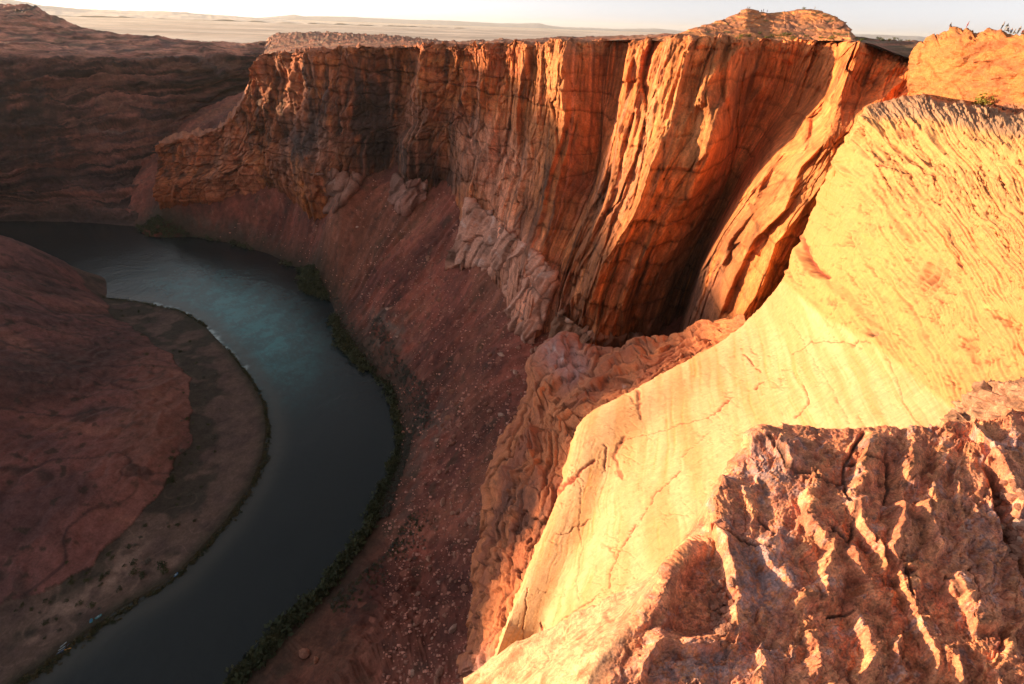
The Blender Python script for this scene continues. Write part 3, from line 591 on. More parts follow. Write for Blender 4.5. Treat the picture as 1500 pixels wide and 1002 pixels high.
sfc, sfe = facets(q1/13, sy/30, seed=509, tilt=.5, off=.8); H = H + up*(sfc*.8 - .7*np.exp(-(sfe/.05)**2))
# traced bands of rough beds
for pts, wl, wr, h in [([(1174,340),(1180,374),(1196,395),(1216,408)],10,7,-7), ([(1174,345),(1168,370),(1180,392),(1205,415),(1250,450),(1290,505)],26,16,6), ([(1145,408),(1180,440),(1215,470),(1280,502),(1330,545)],20,26,4.5),
    ([(1250,165),(1290,200),(1330,245),(1370,255)],4,10,4), ([(1290,170),(1330,215),(1368,258)],4,9,3.5), ([(1320,165),(1360,205),(1395,240)],4,8,3), ([(1270,220),(1300,255),(1335,262)],5,8,3),
    ([(1372,318),(1392,352),(1410,398)],5,10,4), ([(1345,245),(1368,258),(1368,262)],3,6,-3), ([(1240,210),(1236,240),(1250,262)],10,6,6), ([(1262,190),(1250,215)],8,8,5)]:
    H += ridge(sx, sy, pts, wl, wr, .15, w1*.5)*h
pit = blob(sx, sy, 1366, 402, 30, 22, -.4); H -= 9*pit*(1 + .5*np.sin((sx*.8+sy*.5)*.55)); H -= 10*blob(sx, sy, 1287, 493, 5.5, 4.5)
for hx, hy, hr in [(1448,452,3),(1462,462,4),(1474,472,4),(1488,478,3),(1303,527,3.5),(1250,505,4),(1262,508,4),(1315,490,2.5),(1320,492,2.5),(1343,482,3),(1430,300,4),(1478,360,5),(1400,430,3)]: H -= 4*blob(sx, sy, hx, hy, hr, hr*.8)
H -= 7*blob(sx, sy, 1478, 465, 22, 9, .5)
cs = mix(C3(.57,.345,.19), C3(.51,.27,.125), sstep(-.4, .5, fbm(q2*.04, sy*.006, oc=4, seed=510)))
cs = mix(cs, C3(.52,.245,.09), up*.9)
cs = mix(cs, C3(.36,.11,.035), np.clip(sstep(.75, -.15, bedU)*.9*amp1, 0, 1)*up)
ln2 = fbm(q2*.30 + w1*.1, sy*.008, oc=3, gain=.7, seed=516); ln3 = ridged(q2*.045, sy*.002, oc=4, gain=.7, seed=517)
cs = mix(cs, C3(.52,.25,.085), (sstep(.5, -.1, bed2)*.5 + sstep(.1, .5, ln2)*.65*sstep(-.4, .5, fbm(sx*.015, sy*.01, oc=3, seed=518)) + sstep(.3, -.3, ln3)*.5)*(1-up)); H -= sstep(.25, .6, ln2)*.5*(1-up)
spk = fbm(q2*.22, sy*.045, oc=4, gain=.6, seed=512); cs = mix(cs, C3(.36,.13,.05), sstep(.62, .9, spk)*.6*(1-up))
spk = fbm(sx*.12, sy*.12, oc=4, gain=.6, seed=513); cs = mix(cs, C3(.38,.15,.06), sstep(.45, .9, spk)*.5*up)
CR = [([(1119,558),(1110,569)],2.2,.9),([(1068,586),(1050,604),(1033,612)],2,.9),([(1033,612),(995,621),(960,635),(918,642),(905,650)],1.1,.6),([(872,672),(851,691),(827,709),(818,722)],4,1),([(936,572),(939,614)],4.5,.7),
 ([(914,639),(900,667),(906,685),(911,702)],4.5,.6),([(995,691),(967,716),(946,750),(928,775),(918,792)],1.3,.9),([(931,766),(905,810),(892,847),(892,861)],1.3,.9),([(769,959),(797,945),(819,910),(847,892),(880,870)],1.6,.8),([(815,782),(826,783),(868,759)],1.3,.7),
 ([(773,861),(766,917),(762,963)],1.0,.8),([(794,913),(792,931)],2,.9),([(1090,520),(1115,545)],1.4,.8),([(1178,565),(1184,590),(1166,612)],1.6,.8),([(1040,630),(1000,665),(995,691)],.9,.5),([(850,880),(845,850),(855,800)],1.0,.5),([(1300,520),(1330,600),(1390,680)],1.6,.5),
 ([(1336,243),(1368,258),(1370,275)],1.4,.8),([(1284,247),(1336,257),(1340,272)],1.1,.8),([(1174,346),(1181,374),(1196,395),(1214,407)],5,.8),([(1300,700),(1240,610),(1160,470)],.8,.5),([(1160,520),(1190,500),(1280,505)],1.4,.7),([(1380,330),(1405,372),(1412,398)],1.4,.7),([(886,650),(889,672),(888,690)],1.8,.8),([(846,700),(852,720),(848,770),(852,800)],1.2,.5)]
wj = fbm(sx*.06, sy*.06, oc=4, gain=.6, seed=521); wj2 = fbm(sx*.06, sy*.06, oc=4, gain=.6, seed=525); wj3 = fbm(sx*.1, sy*.1, oc=2, seed=528)
for pts, w, k in CR:
    d, s, al = polydist(sx + w1*.5 + wj*3, sy + wj2*3, pts); m = np.clip(1.5-d/(w*(.55+.35*wj3)), 0, 1)*min(1, k*1.25)*sstep(-.75, .1, perlin(sx*.09, sy*.09, seed=514)+.35)
    cs = mix(cs, C3(.26,.06,.032), m); H -= m*2.0
cs = mix(cs, C3(.20,.10,.07), blob(sx, sy, 1287, 493, 6, 5)); cs = mix(cs, C3(.36,.14,.07), pit*.6)  # hole and pit also coloured darker, adding to their shade
cs = mix(cs, C3(.30,.18,.13), sstep(182, 168, sy - (sx-1340)*.18*(sx > 1340))*sstep(1255, 1290, sx)*.7)  # shelf strip coloured dark to stand in for its shadow
fin = np.maximum(cracks(q2*.018 + wj*.3, sy*.006, .012, 530), cracks((sx+sy)*.008 + wj*.15, (sx-sy)*.016, .010, 532))*sstep(-.1, .4, fbm(sx*.012, sy*.012, oc=2, seed=534))*(1-up); cs = mix(cs, C3(.34,.12,.05), fin*.8); H -= fin*1.6
fin = cracks(q1*.03 + wj*.25, sy*.008, .03, 536)*up*sstep(-.2, .3, fbm(sx*.015, sy*.015, oc=2, seed=538)); cs = mix(cs, C3(.30,.09,.04), fin*.8); H -= fin*3
pt_ = facets3(sx/5, sy/5, seed=540); pits = (pt_[2] > .93)*sstep(.1, .4, pt_[1])*(.25+.75*up); cs = mix(cs, C3(.38,.15,.06), pits*.6); H -= pits*1.2
# the broken shaded shelf along the slab's top
shelf = sstep(1320, 1360, sx)*sstep(16, 4, sy - 150 - (sx-1340)*.18)
H += shelf*(facets(sx/14, sy/4, seed=515)[0]*1.6)
ce = np.clip(c - c[np.searchsorted(c, 10)], 0, None)[None, :]; rim_fade = sstep(0, 6, c)[None, :]
H = H - (np.abs(fbm(sx*.03, sy*.03, oc=4, gain=.6, seed=519))*6 + 3*np.clip(facets(sx/22, sy/22, seed=520)[0], 0, 1))*np.exp(-(ce/9)**2)
Ps = Ps + n*((H*sp)*rim_fade)[..., None]
grid_obj('sandstone_slab', Ps, M_SLAB, cs)

# ------------------------------------------------------------ broken ledges under the slab
OUT = [(1095,468,-85),(1010,500,-108),(920,520,-126),(862,520,-142),(819,500,-155),(784,535,-152),(772,588,-145),(738,642,-138),(722,690,-132),(720,740,-130),(710,800,-128),(702,890,-124),(690,942,-120),(698,1010,-112),(692,1090,-102)]
MID = [(1098,482,-83),(1040,508,-96),(955,536,-104),(900,560,-110),(845,565,-122),(812,590,-124),(800,612,-122),(780,655,-116),(760,690,-112),(752,740,-110),(745,800,-104),(730,885,-98),(712,945,-92),(708,1010,-86),(700,1090,-78)]
INN = [(1120,490,-82),(1065,530,-88),(985,575,-91),(920,610,-92),(885,630,-92),(866,655,-92),(856,685,-90),(848,715,-88),(838,750,-86),(826,790,-83),(808,835,-80),(785,890,-76),(765,945,-72),(738,1010,-66),(720,1090,-60)]
net = [[], [], []]
for a, b, c_ in zip(OUT, MID, INN): net[0].append(pv(a, False)); net[1].append(pv(b, False)); net[2].append(pv(c_, False))
o1 = []
for e in net[0]:
    u = np.array([e[0], e[1], 0]); u /= np.linalg.norm(u); o1.append(e + u*16 + np.array([-4, 4, -75.]))
net = [o1] + net
Pl, r, c = netgrid(net, 1.1, wr=[.5, 1.3, 1.3])
lx, ly = project(Pl); sp = np.linalg.norm(Pl, axis=-1)/FPX; n = normals(Pl)
w1 = fbm(lx*.02, ly*.02, oc=4, seed=601)*6
z = Pl[..., 2]
q = z*.085 + w1*.06 + lx*.002; ft = q-np.floor(q); lay = sstep(0, .3, ft) - ft
a1, e1 = facets(lx/32 + w1*.05, ly/26 + w1*.05, seed=602, tilt=.8, off=1.0); a2, e2 = facets(lx/11 + w1*.06, ly/13, seed=603, tilt=.8, off=.9)
R2 = np.broadcast_to(r[:, None], lx.shape); C2 = np.broadcast_to(c[None], lx.shape)
bq = R2/19 + w1*.12 + fbm(C2*.012, R2*.02, oc=3, seed=609)*1.1; bf = bq-np.floor(bq); pil = (1-(2*bf-1)**2)**.5
bi_ = np.floor(bq).astype(np.int32); lift = (h2(bi_, np.floor(C2/90 + h2(bi_, bi_*0, 3)).astype(np.int32), 611)-.5)
a3, e3 = facets(C2/46 + w1*.05, bq*.9, seed=610, tilt=.7, off=1.0)
H = pil*6 + lift*7 + a3*8 + a1*5*sstep(600, 700, ly) + a2*1.6 - 1.6*np.exp(-(e3/.05)**2) + fbm(lx*.06, ly*.06, oc=4, seed=604)*1.6 + fbm(R2*.25 + w1*.2, C2*.01, oc=3, seed=612)*1.2
for pts, wl, wr, h in [([(1080,480),(1020,496),(960,508),(910,530),(880,548),(850,556)],11,9,12), ([(1060,506),(980,522),(920,548),(870,575),(835,600)],9,9,9), ([(870,590),(830,622),(795,645),(770,662)],10,10,9), ([(835,505),(805,525),(790,545),(785,560)],16,14,14), ([(830,545),(806,570),(795,600)],12,16,8),
    ([(805,580),(790,590),(785,610)],11,9,10), ([(800,640),(770,650),(752,672)],14,14,10), ([(775,660),(790,690),(765,705),(735,688)],9,9,9), ([(735,690),(724,720),(724,760)],8,16,9), ([(800,710),(770,730),(750,760)],14,12,6), ([(745,850),(725,880),(705,925)],14,16,8), ([(760,870),(735,930),(710,990)],8,12,7), ([(715,800),(735,815),(765,825)],8,14,6)]:
    H += ridge(lx, ly, pts, wl, wr, .15, w1.astype(f32)*.5)*h
H *= sstep(0, 10, r)[:, None]
Pl = Pl + n*(H*sp)[..., None]
cl = mix(C3(.64,.25,.11), C3(.40,.145,.08), sstep(-.4, .5, fbm(z*.09+w1*.06, lx*.01, oc=4, seed=606)))
cl = mix(cl, C3(.11,.06,.05), np.clip(blob(lx, ly, 770, 750, 45, 60)*1.2, 0, 1)*.8*sstep(-.6, .3, fbm(lx*.06+ly*.03, ly*.015, oc=4, seed=607)))
cl = mix(cl, C3(.37,.23,.23), np.clip(blob(lx, ly, 820, 525, 28, 28) + blob(lx, ly, 838, 545, 24, 24), 0, 1)*.75)
cl = mix(cl, C3(.62,.52,.50), (blob(lx, ly, 825, 518, 12, 16, .6) + blob(lx, ly, 838, 545, 18, 12, .5) + .8*blob(lx, ly, 920, 565, 8, 5))*sstep(.1, .6, fbm(lx*.09, ly*.09, oc=4, seed=608)))
cl = mix(cl, C3(.33,.2,.2), blob(lx, ly, 715, 985, 25, 30)*.7)
cl = mix(cl, C3(.10,.055,.045), np.clip(np.exp(-(e3/.05)**2)*.5 + sstep(.16, .0, bf)*.5, 0, 1))
cl = cl*C3(.88,.76,.74); grid_obj('sandstone_ledges', Pl, M_LEDGE, cl)
# ------------------------------------------------------------ layered knob on the rim
KN = [(955,57),(985,51),(1010,43),(1040,35),(1072,25),(1086,18),(1096,13),(1106,16),(1114,19),(1135,19),(1160,16),(1180,14),(1200,17),(1222,25),(1240,37),(1247,48),(1254,61)]
KD = [400,402,405,410,412,413,414,414,414,414,414,412,408,402,392,380,372]
net = [[], [], [], [], []]
for (x, y), d in zip(KN, KD):
    b = 61 + (x < 1060)*(-3); b = max(b, y+1)
    fr = lambda k: y + (b-y)*k
    net[0].append(at(x, y, D=d)*1.22 + np.array([0, 0, -16.])); net[1].append(at(x, y, D=d)); net[2].append(at(x, fr(.30), D=d-16)); net[3].append(at(x, fr(.62), D=d-28)); net[4].append(at(x, b+2, D=d-46))
Pk, r, c = netgrid(net, .55, wr=[.25, 1.4, 1.4, 1.4])
kx, ky = project(Pk); sp = np.linalg.norm(Pk, axis=-1)/FPX; n = normals(Pk); n[..., 2] *= .3
w1 = fbm(kx*.02, ky*.03, oc=4, seed=701)
z = Pk[..., 2]; q = z*.36 + w1*.7; ft = q-np.floor(q); lay = sstep(0, .25, ft)-ft
a1, e1 = facets(kx/13+w1, ky/9, seed=702, tilt=.7, off=.9)
H = lay*3.6 + a1*2.6 - .8*np.exp(-(e1/.06)**2) + fbm(kx*.15, ky*.3, oc=3, seed=703)*.6
H += ridge(kx, ky, [(1126,22),(1118,32),(1112,42)], 22, 4, .1)*3
Pk = Pk + n*(H*sp*sstep(0, 4, r)[:, None])[..., None]
Pk[..., 2] += fbm(Pk[..., 0]*.09, Pk[..., 1]*.02, oc=3, seed=705)*.7
ck = mix(C3(.56,.22,.09), C3(.34,.14,.08), sstep(-.3, .4, fbm(z*.3+w1, kx*.02, oc=3, seed=704)))
ck = mix(ck, C3(.09,.09,.035), sstep(.35, .6, fbm(kx*.09, ky*.25, oc=3, seed=706))*.8)
ck = mix(ck, C3(.25,.13,.10), np.clip(blob(kx, ky, 1160, 40, 50, 9), 0, 1)*.6)
grid_obj('rim_knob', Pk, M_LEDGE, ck)

# ------------------------------------------------------------ sunlit block on the right, with its shelf
BT = [(1338,96),(1341,76),(1345,66),(1357,60),(1361,54),(1372,55),(1383,52),(1395,49.5),(1408,49),(1415,47.5),(1428,50),(1447,46),(1455,45),(1466,47),(1491,51),(1512,50),(1540,56),(1600,66)]
net = [[], [], [], [], [], []]
for k, (x, y) in enumerate(BT):
    f = (x-1338)/262; d = 222 - 58*f; b = 148 + f*4
    xs = x
    net[0].append(at(x, y, D=d)*1.5 + np.array([0, 0, -6.])); net[1].append(at(x, y, D=d+3)); net[2].append(at(xs, y+(b-y)*.35, D=d-6)); net[3].append(at(max(1337.5, xs-(2 if k < 3 else 0)), y+(b-y)*.75, D=d-9)); net[4].append(at(max(1337, xs-(4 if k < 3 else 0)), b, D=d-13)); net[5].append(at(x, b+44+30*f, D=(d-13)*.80))
lead = [[v[0]*1.35 + np.array([10, 6, -14])] for v in net]
net = [a + b for a, b in zip(lead, net)]
Pb, r, c = netgrid(net, .9, wr=[.3, 1.2, 1, 1, 1], wc=[.3]+[1.1]*17)
bx, by = project(Pb); sp = np.linalg.norm(Pb, axis=-1)/FPX; n = normals(Pb)
w1 = fbm(bx*.02, by*.02, oc=4, seed=711)
a1, e1 = facets(bx/30 + by*.02 + w1, by/20 - bx*.012 + w1, seed=712, tilt=.45, off=.7); a2, e2 = facets(bx/8+w1, by/5 - bx*.05, seed=713, tilt=.6, off=.8)
sh = sstep(148, 156, by - (bx-1340)*.02)
H = a1*6 + a2*1.3 + ridged(bx*.03+by*.05, by*.05-bx*.02, oc=4, seed=714)*1.2 - 1.4*np.exp(-(e1/.05)**2) + fbm(bx*.12, by*.16, oc=4, seed=715)*.9 + sh*(facets(bx/10, by/4, seed=716, tilt=1, off=1)[0]*3.2)
H += ridge(bx, by, [(1478,62),(1440,74),(1400,84),(1384,92)], 6, 5, .1)*-2.5 + ridge(bx, by, [(1500,70),(1470,84),(1440,100)], 6, 5, .1)*-2 - 3*blob(bx, by, 1475, 62, 9, 3) - 3*blob(bx, by, 1390, 131, 12, 6, -.5) - 3*blob(bx, by, 1422, 105, 16, 3, -.6) - 3*blob(bx, by, 1470, 138, 14, 6)
H *= sstep(0, 5, r)[:, None]*sstep(0, 5, c)[None, :]
Pb = Pb + n*(H*sp)[..., None]
Pb[..., 2] += fbm(Pb[..., 0]*.12, Pb[..., 1]*.05, oc=3, seed=717)*.9*sstep(75, 60, by)
cbk = mix(C3(.45,.165,.055), C3(.36,.12,.05), sstep(-.4, .4, fbm(bx*.03, by*.07, oc=4, seed=718)))
cbk = mix(cbk, C3(.50,.21,.07), blob(bx, by, 1370, 100, 40, 40)*.7)
cbk = mix(cbk, C3(.23,.12,.085), sh*.8)  # shade of the block's shelf painted into its colour
grid_obj('sandstone_block', Pb, M_LEDGE, cbk)

# ------------------------------------------------------------ foreground rock
ROWS = [
 [(690,1045,-5.3),(742,1002,-4.95),(860,925,-4.4),(980,832,-3.85),(1048,778,-3.55),(1062,722,-3.30),(1092,670,-3.05),(1150,628,-2.85),(1250,632,-2.75),(1400,626,-2.74),(1500,614,-2.75),(1620,600,-2.78)],
 [(838,1062,-4.5),(870,988,-4.3),(945,898,-3.85),(1004,824,-3.30),(1085,800,-3.03),(1100,750,-2.85),(1130,700,-2.68),(1170,664,-2.58),(1260,666,-2.56),(1400,660,-2.61),(1500,650,-2.66),(1620,640,-2.74)],
 [(950,1070,-3.7),(985,1030,-3.55),(1050,960,-3.2),(1110,890,-2.85),(1160,840,-2.65),(1190,800,-2.54),(1220,770,-2.50),(1260,750,-2.50),(1320,750,-2.53),(1420,740,-2.60),(1510,730,-2.68),(1620,715,-2.78)],
 [(1080,1100,-3.1),(1110,1060,-3.0),(1170,1000,-2.75),(1220,940,-2.58),(1270,900,-2.54),(1310,880,-2.57),(1350,870,-2.60),(1390,860,-2.64),(1430,860,-2.68),(1500,850,-2.76),(1560,840,-2.82),(1660,825,-2.92)],
 [(1250,1140,-2.75),(1300,1110,-2.70),(1350,1080,-2.68),(1400,1060,-2.68),(1440,1040,-2.69),(1470,1030,-2.70),(1500,1020,-2.74),(1530,1010,-2.78),(1560,1000,-2.82),(1600,990,-2.86),(1660,980,-2.92),(1740,960,-3.0)]]
def tilted(a, b, z):
    p = at(a, b, z=z)
    for _ in range(6):
        s_ = -(sd[0]*p[0] + sd[1]*p[1]); p = .5*p + .5*at(a, b, z=z - FTILT*max(0, s_-.15))
    return p
def onplane(a, b, dz=0):
    z = -2.55
    for _ in range(12):
        p = at(a, b, z=z); s_ = -(sd[0]*p[0] + sd[1]*p[1]); z = .5*z + .5*(FZ - FTILT*(s_-.8) + dz)
    return at(a, b, z=z)
net = [[at(a, b, z=z) if i < 4 else onplane(a, b, -.16) for i, (a, b, z) in enumerate(ROWS[0])]] + [[onplane(a, b, (-.06 if k == 0 else 0) + .05*math.sin(a*.031+b*.017)) for a, b, z in row] for k, row in enumerate(ROWS[1:])]
e0 = []; e1_ = []
for k, e in enumerate(net[0]):
    u = np.array([e[0], e[1], 0]); u /= np.linalg.norm(u); m_ = net[1][k]-e; m_[2] = 0; m_ /= np.linalg.norm(m_)
    e0.append(e + u*.35 - m_*.12 + np.array([0, 0, -.55])); e1_.append(e + u*1.2 - m_*.3 + np.array([0, 0, -7.]))
net = [e1_, e0] + net
Pg, r, c = netgrid(net, 1.15, wr=[.12, .5, 1.2, 1, 1, 1])
gx, gy = project(Pg); sp = np.linalg.norm(Pg, axis=-1)/FPX; n = normals(Pg)
w1 = (fbm(gx*.02, gy*.02, oc=4, seed=801)*7).astype(f32); w2 = (fbm(gx*.05, gy*.05, oc=4, gain=.6, seed=802)*6).astype(f32)
lft = sstep(1120, 1000, gx); H = fbm(gx*.011, gy*.008, oc=3, seed=803)*5 + fbm(gx*.05, gy*.035, oc=5, gain=.5, seed=804)*1.1 + ridged((gx+gy*.45)*.018+w1*.05, (gy-gx*.3)*.006, oc=3, gain=.45, seed=805)*1.6
a1, e1 = facets((gx+gy*.4)/60 + w1*.06, gy/95 + w1*.05, seed=806, tilt=.25, off=.5); H = H + a1*5 - .9*np.exp(-(e1/.03)**2)
FR = [ # sharp ledge edges: steep on the sunny left side, dipping away to the right
 ([(1196,730),(1176,735),(1180,767),(1199,798),(1210,812),(1199,830),(1196,848),(1201,875),(1208,900)],8,46,9),
 ([(1311,735),(1302,767),(1307,803),(1293,816),(1311,848),(1325,884),(1334,911),(1356,956),(1366,1010)],9,60,12),
 ([(1241,744),(1253,771),(1275,812),(1284,845)],8,34,10), ([(1246,798),(1235,816),(1253,848),(1266,870),(1239,888),(1244,911),(1262,943),(1266,970),(1253,1000)],8,44,10),
 ([(1352,744),(1345,771),(1356,803),(1366,825)],14,40,12), ([(1379,852),(1397,875),(1420,897),(1429,935)],8,50,9), ([(1444,681),(1465,699),(1478,730),(1487,765)],7,40,10),
 ([(1144,794),(1117,816),(1135,848),(1167,884),(1171,900)],22,40,11), ([(1077,703),(1070,740),(1063,776),(1056,803),(1065,839),(1072,875),(1070,911),(1059,938)],9,46,13),
 ([(1330,660),(1322,690),(1312,712)],10,30,7), ([(1100,665),(1125,655),(1150,672),(1160,700)],12,30,7), ([(1265,650),(1262,680),(1245,720)],8,30,6),
 ([(987,826),(977,847),(966,875),(945,896),(917,917),(889,945),(868,985)],12,22,12), ([(935,1001),(942,978),(966,944),(1000,952),(1029,955),(1054,944)],10,26,10),
 ([(900,910),(870,935),(830,965),(790,1002)],16,18,9), ([(960,850),(930,880),(880,915)],10,12,7), ([(1040,790),(1000,822),(965,850)],12,14,7),
 ([(1310,940),(1300,965),(1318,1000)],10,24,9), ([(1390,980),(1398,1010)],6,20,6), ([(1458,990),(1462,1015)],5,14,6), ([(1180,930),(1195,960),(1190,1000)],14,30,7), ([(1110,960),(1120,985),(1105,1010)],10,24,6),
 ([(1420,640),(1445,660),(1462,668)],8,12,5), ([(1395,790),(1402,815)],5,16,5), ([(1380,690),(1372,705)],5,16,4)]
for pts, wl, wr, h in FR:
    H += ridge(gx, gy, pts, wl, wr, .08, w2*.7)*h*1.6
FC = [[(1129,654),(1153,694),(1194,699),(1199,708)],[(1262,640),(1235,685),(1235,717),(1246,749),(1248,785),(1235,803)],[(1194,707),(1235,712)],[(1235,685),(1298,681),(1300,722),(1293,740)],[(1130,800),(1135,785),(1110,765)],[(1215,780),(1235,803)],[(1320,840),(1330,880)],[(1075,800),(1130,815)],[(1210,905),(1240,905)],[(1400,880),(1380,850)],[(1415,840),(1425,872)]]
ck_m = np.zeros(H.shape, f32)
for pts in FC:
    d, s, al = polydist(gx + w2*.5, gy + w1*.3, pts); ck_m = np.maximum(ck_m, np.clip(1.5-d/2.2, 0, 1).astype(f32))
H -= ck_m*4
pitp = [(1000,822),(1052,800),(1062,850),(1066,900),(1048,935),(1010,945),(965,925),(985,870)]
pd_, _, _ = polydist(gx, gy, pitp+[pitp[0]]); inp = inpoly(gx+w2*.6, gy+w2*.4, pitp); H -= np.where(inp, np.minimum(pd_*.9, 17), 0)
gul = ridge(gx, gy, [(1452,690),(1464,735),(1480,790),(1498,830),(1530,880)], 14, 14, 0); H -= gul*15
H -= 12*blob(gx, gy, 945, 945, 8, 8)
H += fbm(gx*.16, gy*.16, oc=4, gain=.6, seed=807)*.55
cs1 = cuesta((gx + .30*gy)/58 + w1*.055 + w2*.03 + fbm(gx*.006, gy*.006, oc=2, seed=830)*.8, .14); cs2 = cuesta((gx + .45*gy)/24 + w1*.07 + w2*.07, .2)
am1 = sstep(-.35, .4, fbm(gx*.012, gy*.008, oc=3, seed=831)); am2 = sstep(-.3, .5, fbm(gx*.02, gy*.015, oc=3, seed=832))
H += cs1*7.5*am1 + cs2*1.6*am2 + (1-np.abs(perlin(gx*.035+w2*.05, gy*.03, seed=833))*2.2)*2.4
kn, ke, kid = facets3(gx/13 + w2*.12, gy/17 + w1*.1, seed=834, tilt=.5, off=.9); H += kn*1.7 - 1.0*np.exp(-(ke/.06)**2)
H += fbm(gx*.30, gy*.30, oc=3, gain=.7, seed=835)*.3
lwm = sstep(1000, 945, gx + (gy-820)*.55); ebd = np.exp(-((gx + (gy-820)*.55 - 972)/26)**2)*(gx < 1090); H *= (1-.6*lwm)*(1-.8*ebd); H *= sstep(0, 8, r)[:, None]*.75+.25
Pg = Pg + n*(H*sp)[..., None]
s1 = fbm(gx*.03, gy*.03, oc=6, gain=.7, seed=808); s2 = fbm(gx*.09, gy*.09, oc=5, gain=.75, seed=809); s3 = fbm(gx*.03+9, gy*.03, oc=5, gain=.6, seed=810)
cg = mix(C3(.64,.25,.13), C3(.48,.165,.095), sstep(-.4, .4, s1))
cg = mix(cg, C3(.42,.29,.29), sstep(.2, .65, s3)*.6*sstep(-.3, .3, s2+.2))
cg = mix(cg, C3(.14,.09,.085), sstep(.4, .75, s2)*.6)
cg = mix(cg, C3(.36,.23,.23), np.clip(blob(gx, gy, 1110, 850, 45, 60)*1.2 + blob(gx, gy, 1030, 975, 90, 30) + blob(gx, gy, 1130, 700, 40, 40), 0, 1)*.6*sstep(-.4, .2, s2+.1))

sun_gold = sstep(.6, 1.0, cs1)*am1*.4; cg = mix(cg, C3(.58,.255,.10), np.clip(sun_gold, 0, 1)); cg = cg*(.75+.5*kid)[..., None]; cg = mix(cg, C3(.30,.22,.235), np.clip(blob(gx, gy, 1115, 850, 32, 55, .2) + blob(gx, gy, 1030, 985, 80, 24, -.1) + blob(gx, gy, 1125, 690, 34, 34) + blob(gx, gy, 1440, 800, 60, 70, -.4)*.6, 0, 1)*.6*sstep(-.5, .3, s2))  # gold on the ledge crests imitates low sun catching them
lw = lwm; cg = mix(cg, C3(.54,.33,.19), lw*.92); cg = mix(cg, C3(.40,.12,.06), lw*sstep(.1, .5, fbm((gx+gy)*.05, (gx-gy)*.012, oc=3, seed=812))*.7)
cg = mix(cg, C3(.09,.045,.035), ck_m*.8); cg = mix(cg, C3(.30,.11,.06), gul*.7)
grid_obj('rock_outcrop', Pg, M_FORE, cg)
del_ = None
def block_net(name, top, mid, bot, mat, seed, col, amp):
    net = [[v*1.25 + np.array([0, 0, -1.2]) for v in top], top, mid, bot, [v*1.02 + np.array([0, 0, -2.0]) for v in bot]]
    l = [[r_[0]*1.12 + np.array([.05, .05, -.8])] for r_ in net]; net = [a + b for a, b in zip(l, net)]
    P_, r, c = netgrid(net, 1.1, wr=[.5, 1, 1, .4]); x, y = project(P_); n = normals(P_); sp = np.linalg.norm(P_, axis=-1)/FPX
    a1, e1 = facets(x/26 + y*.01, y/12 - x*.02, seed=seed, tilt=.8, off=1.0)
    H = a1*amp + fbm(x*.05, y*.08, oc=5, seed=seed+3)*amp*.5 - amp*.4*np.exp(-(e1/.06)**2)
    P_ = P_ + n*(H*sp*sstep(0, 6, r)[:, None]*sstep(0, 6, c)[None, :])[..., None]
    cc = mix(np.array(col), np.array(col)*.5, sstep(-.2, .5, fbm(x*.04, y*.06, oc=4, seed=seed+5)))
    grid_obj(name, P_, mat, cc)
block_net('upper_rock', [at(x, y, D=d) for x, y, d in [(1402,596,7.4),(1434,568,7.3),(1470,563,7.0),(1530,560,6.6),(1620,556,6.2)]], [at(x, y, D=d) for x, y, d in [(1399,606,7.0),(1440,604,6.7),(1480,604,6.4),(1530,610,6.0),(1620,615,5.6)]],
    [at(x, y, D=d) for x, y, d in [(1398,614,6.6),(1440,640,6.2),(1478,660,5.8),(1530,676,5.4),(1620,690,5.0)]], M_FORE, 820, (.38,.19,.12), 7)

# ------------------------------------------------------------ the rim's own ground, carrying on to the right of the frame and behind
edge = np.array([at(1575, y, D=d) for y, d in [(186,138),(290,82),(385,50),(485,30),(590,17),(730,8)]]); eD = np.hypot(edge[:, 0], edge[:, 1])
zD, zz_ = np.concatenate([[.2, 2.0, 3.6], eD[::-1], [420.]]), np.concatenate([[-2.75, -2.75, -2.95], edge[::-1, 2], [-14.]])
gd, gw = np.meshgrid(np.geomspace(.25, 420, 300), np.linspace(0, 1, 420), indexing='ij'); eA = np.degrees(np.arctan2(edge[:, 0], edge[:, 1])); a0 = np.interp(np.log(gd), np.log(eD[::-1]), eA[::-1]) - .25; ga = np.radians(a0 + (236-a0)*gw**1.6); X5, Y5 = gd*np.sin(ga), gd*np.cos(ga)
off_ = np.interp(np.degrees(ga)-a0, [0, 3, 12, 60, 190], [.45, .1, -.1, .2, -.2])*np.clip(gd*.06, .05, 3)
Z5 = np.interp(gd, zD, zz_) - off_ - .04 + fbm(X5*.25, Y5*.25, oc=5, seed=890)*.012*gd**.9 + facets(X5*.35, Y5*.35, seed=891)[0]*.02*gd**.8
c5 = mix(C3(.46,.20,.11), C3(.33,.13,.08), sstep(-.3, .4, fbm(X5*.4, Y5*.4, oc=5, seed=892)))
grid_obj('rim_ground', np.stack([X5, Y5, Z5], -1), M_LEDGE, c5)
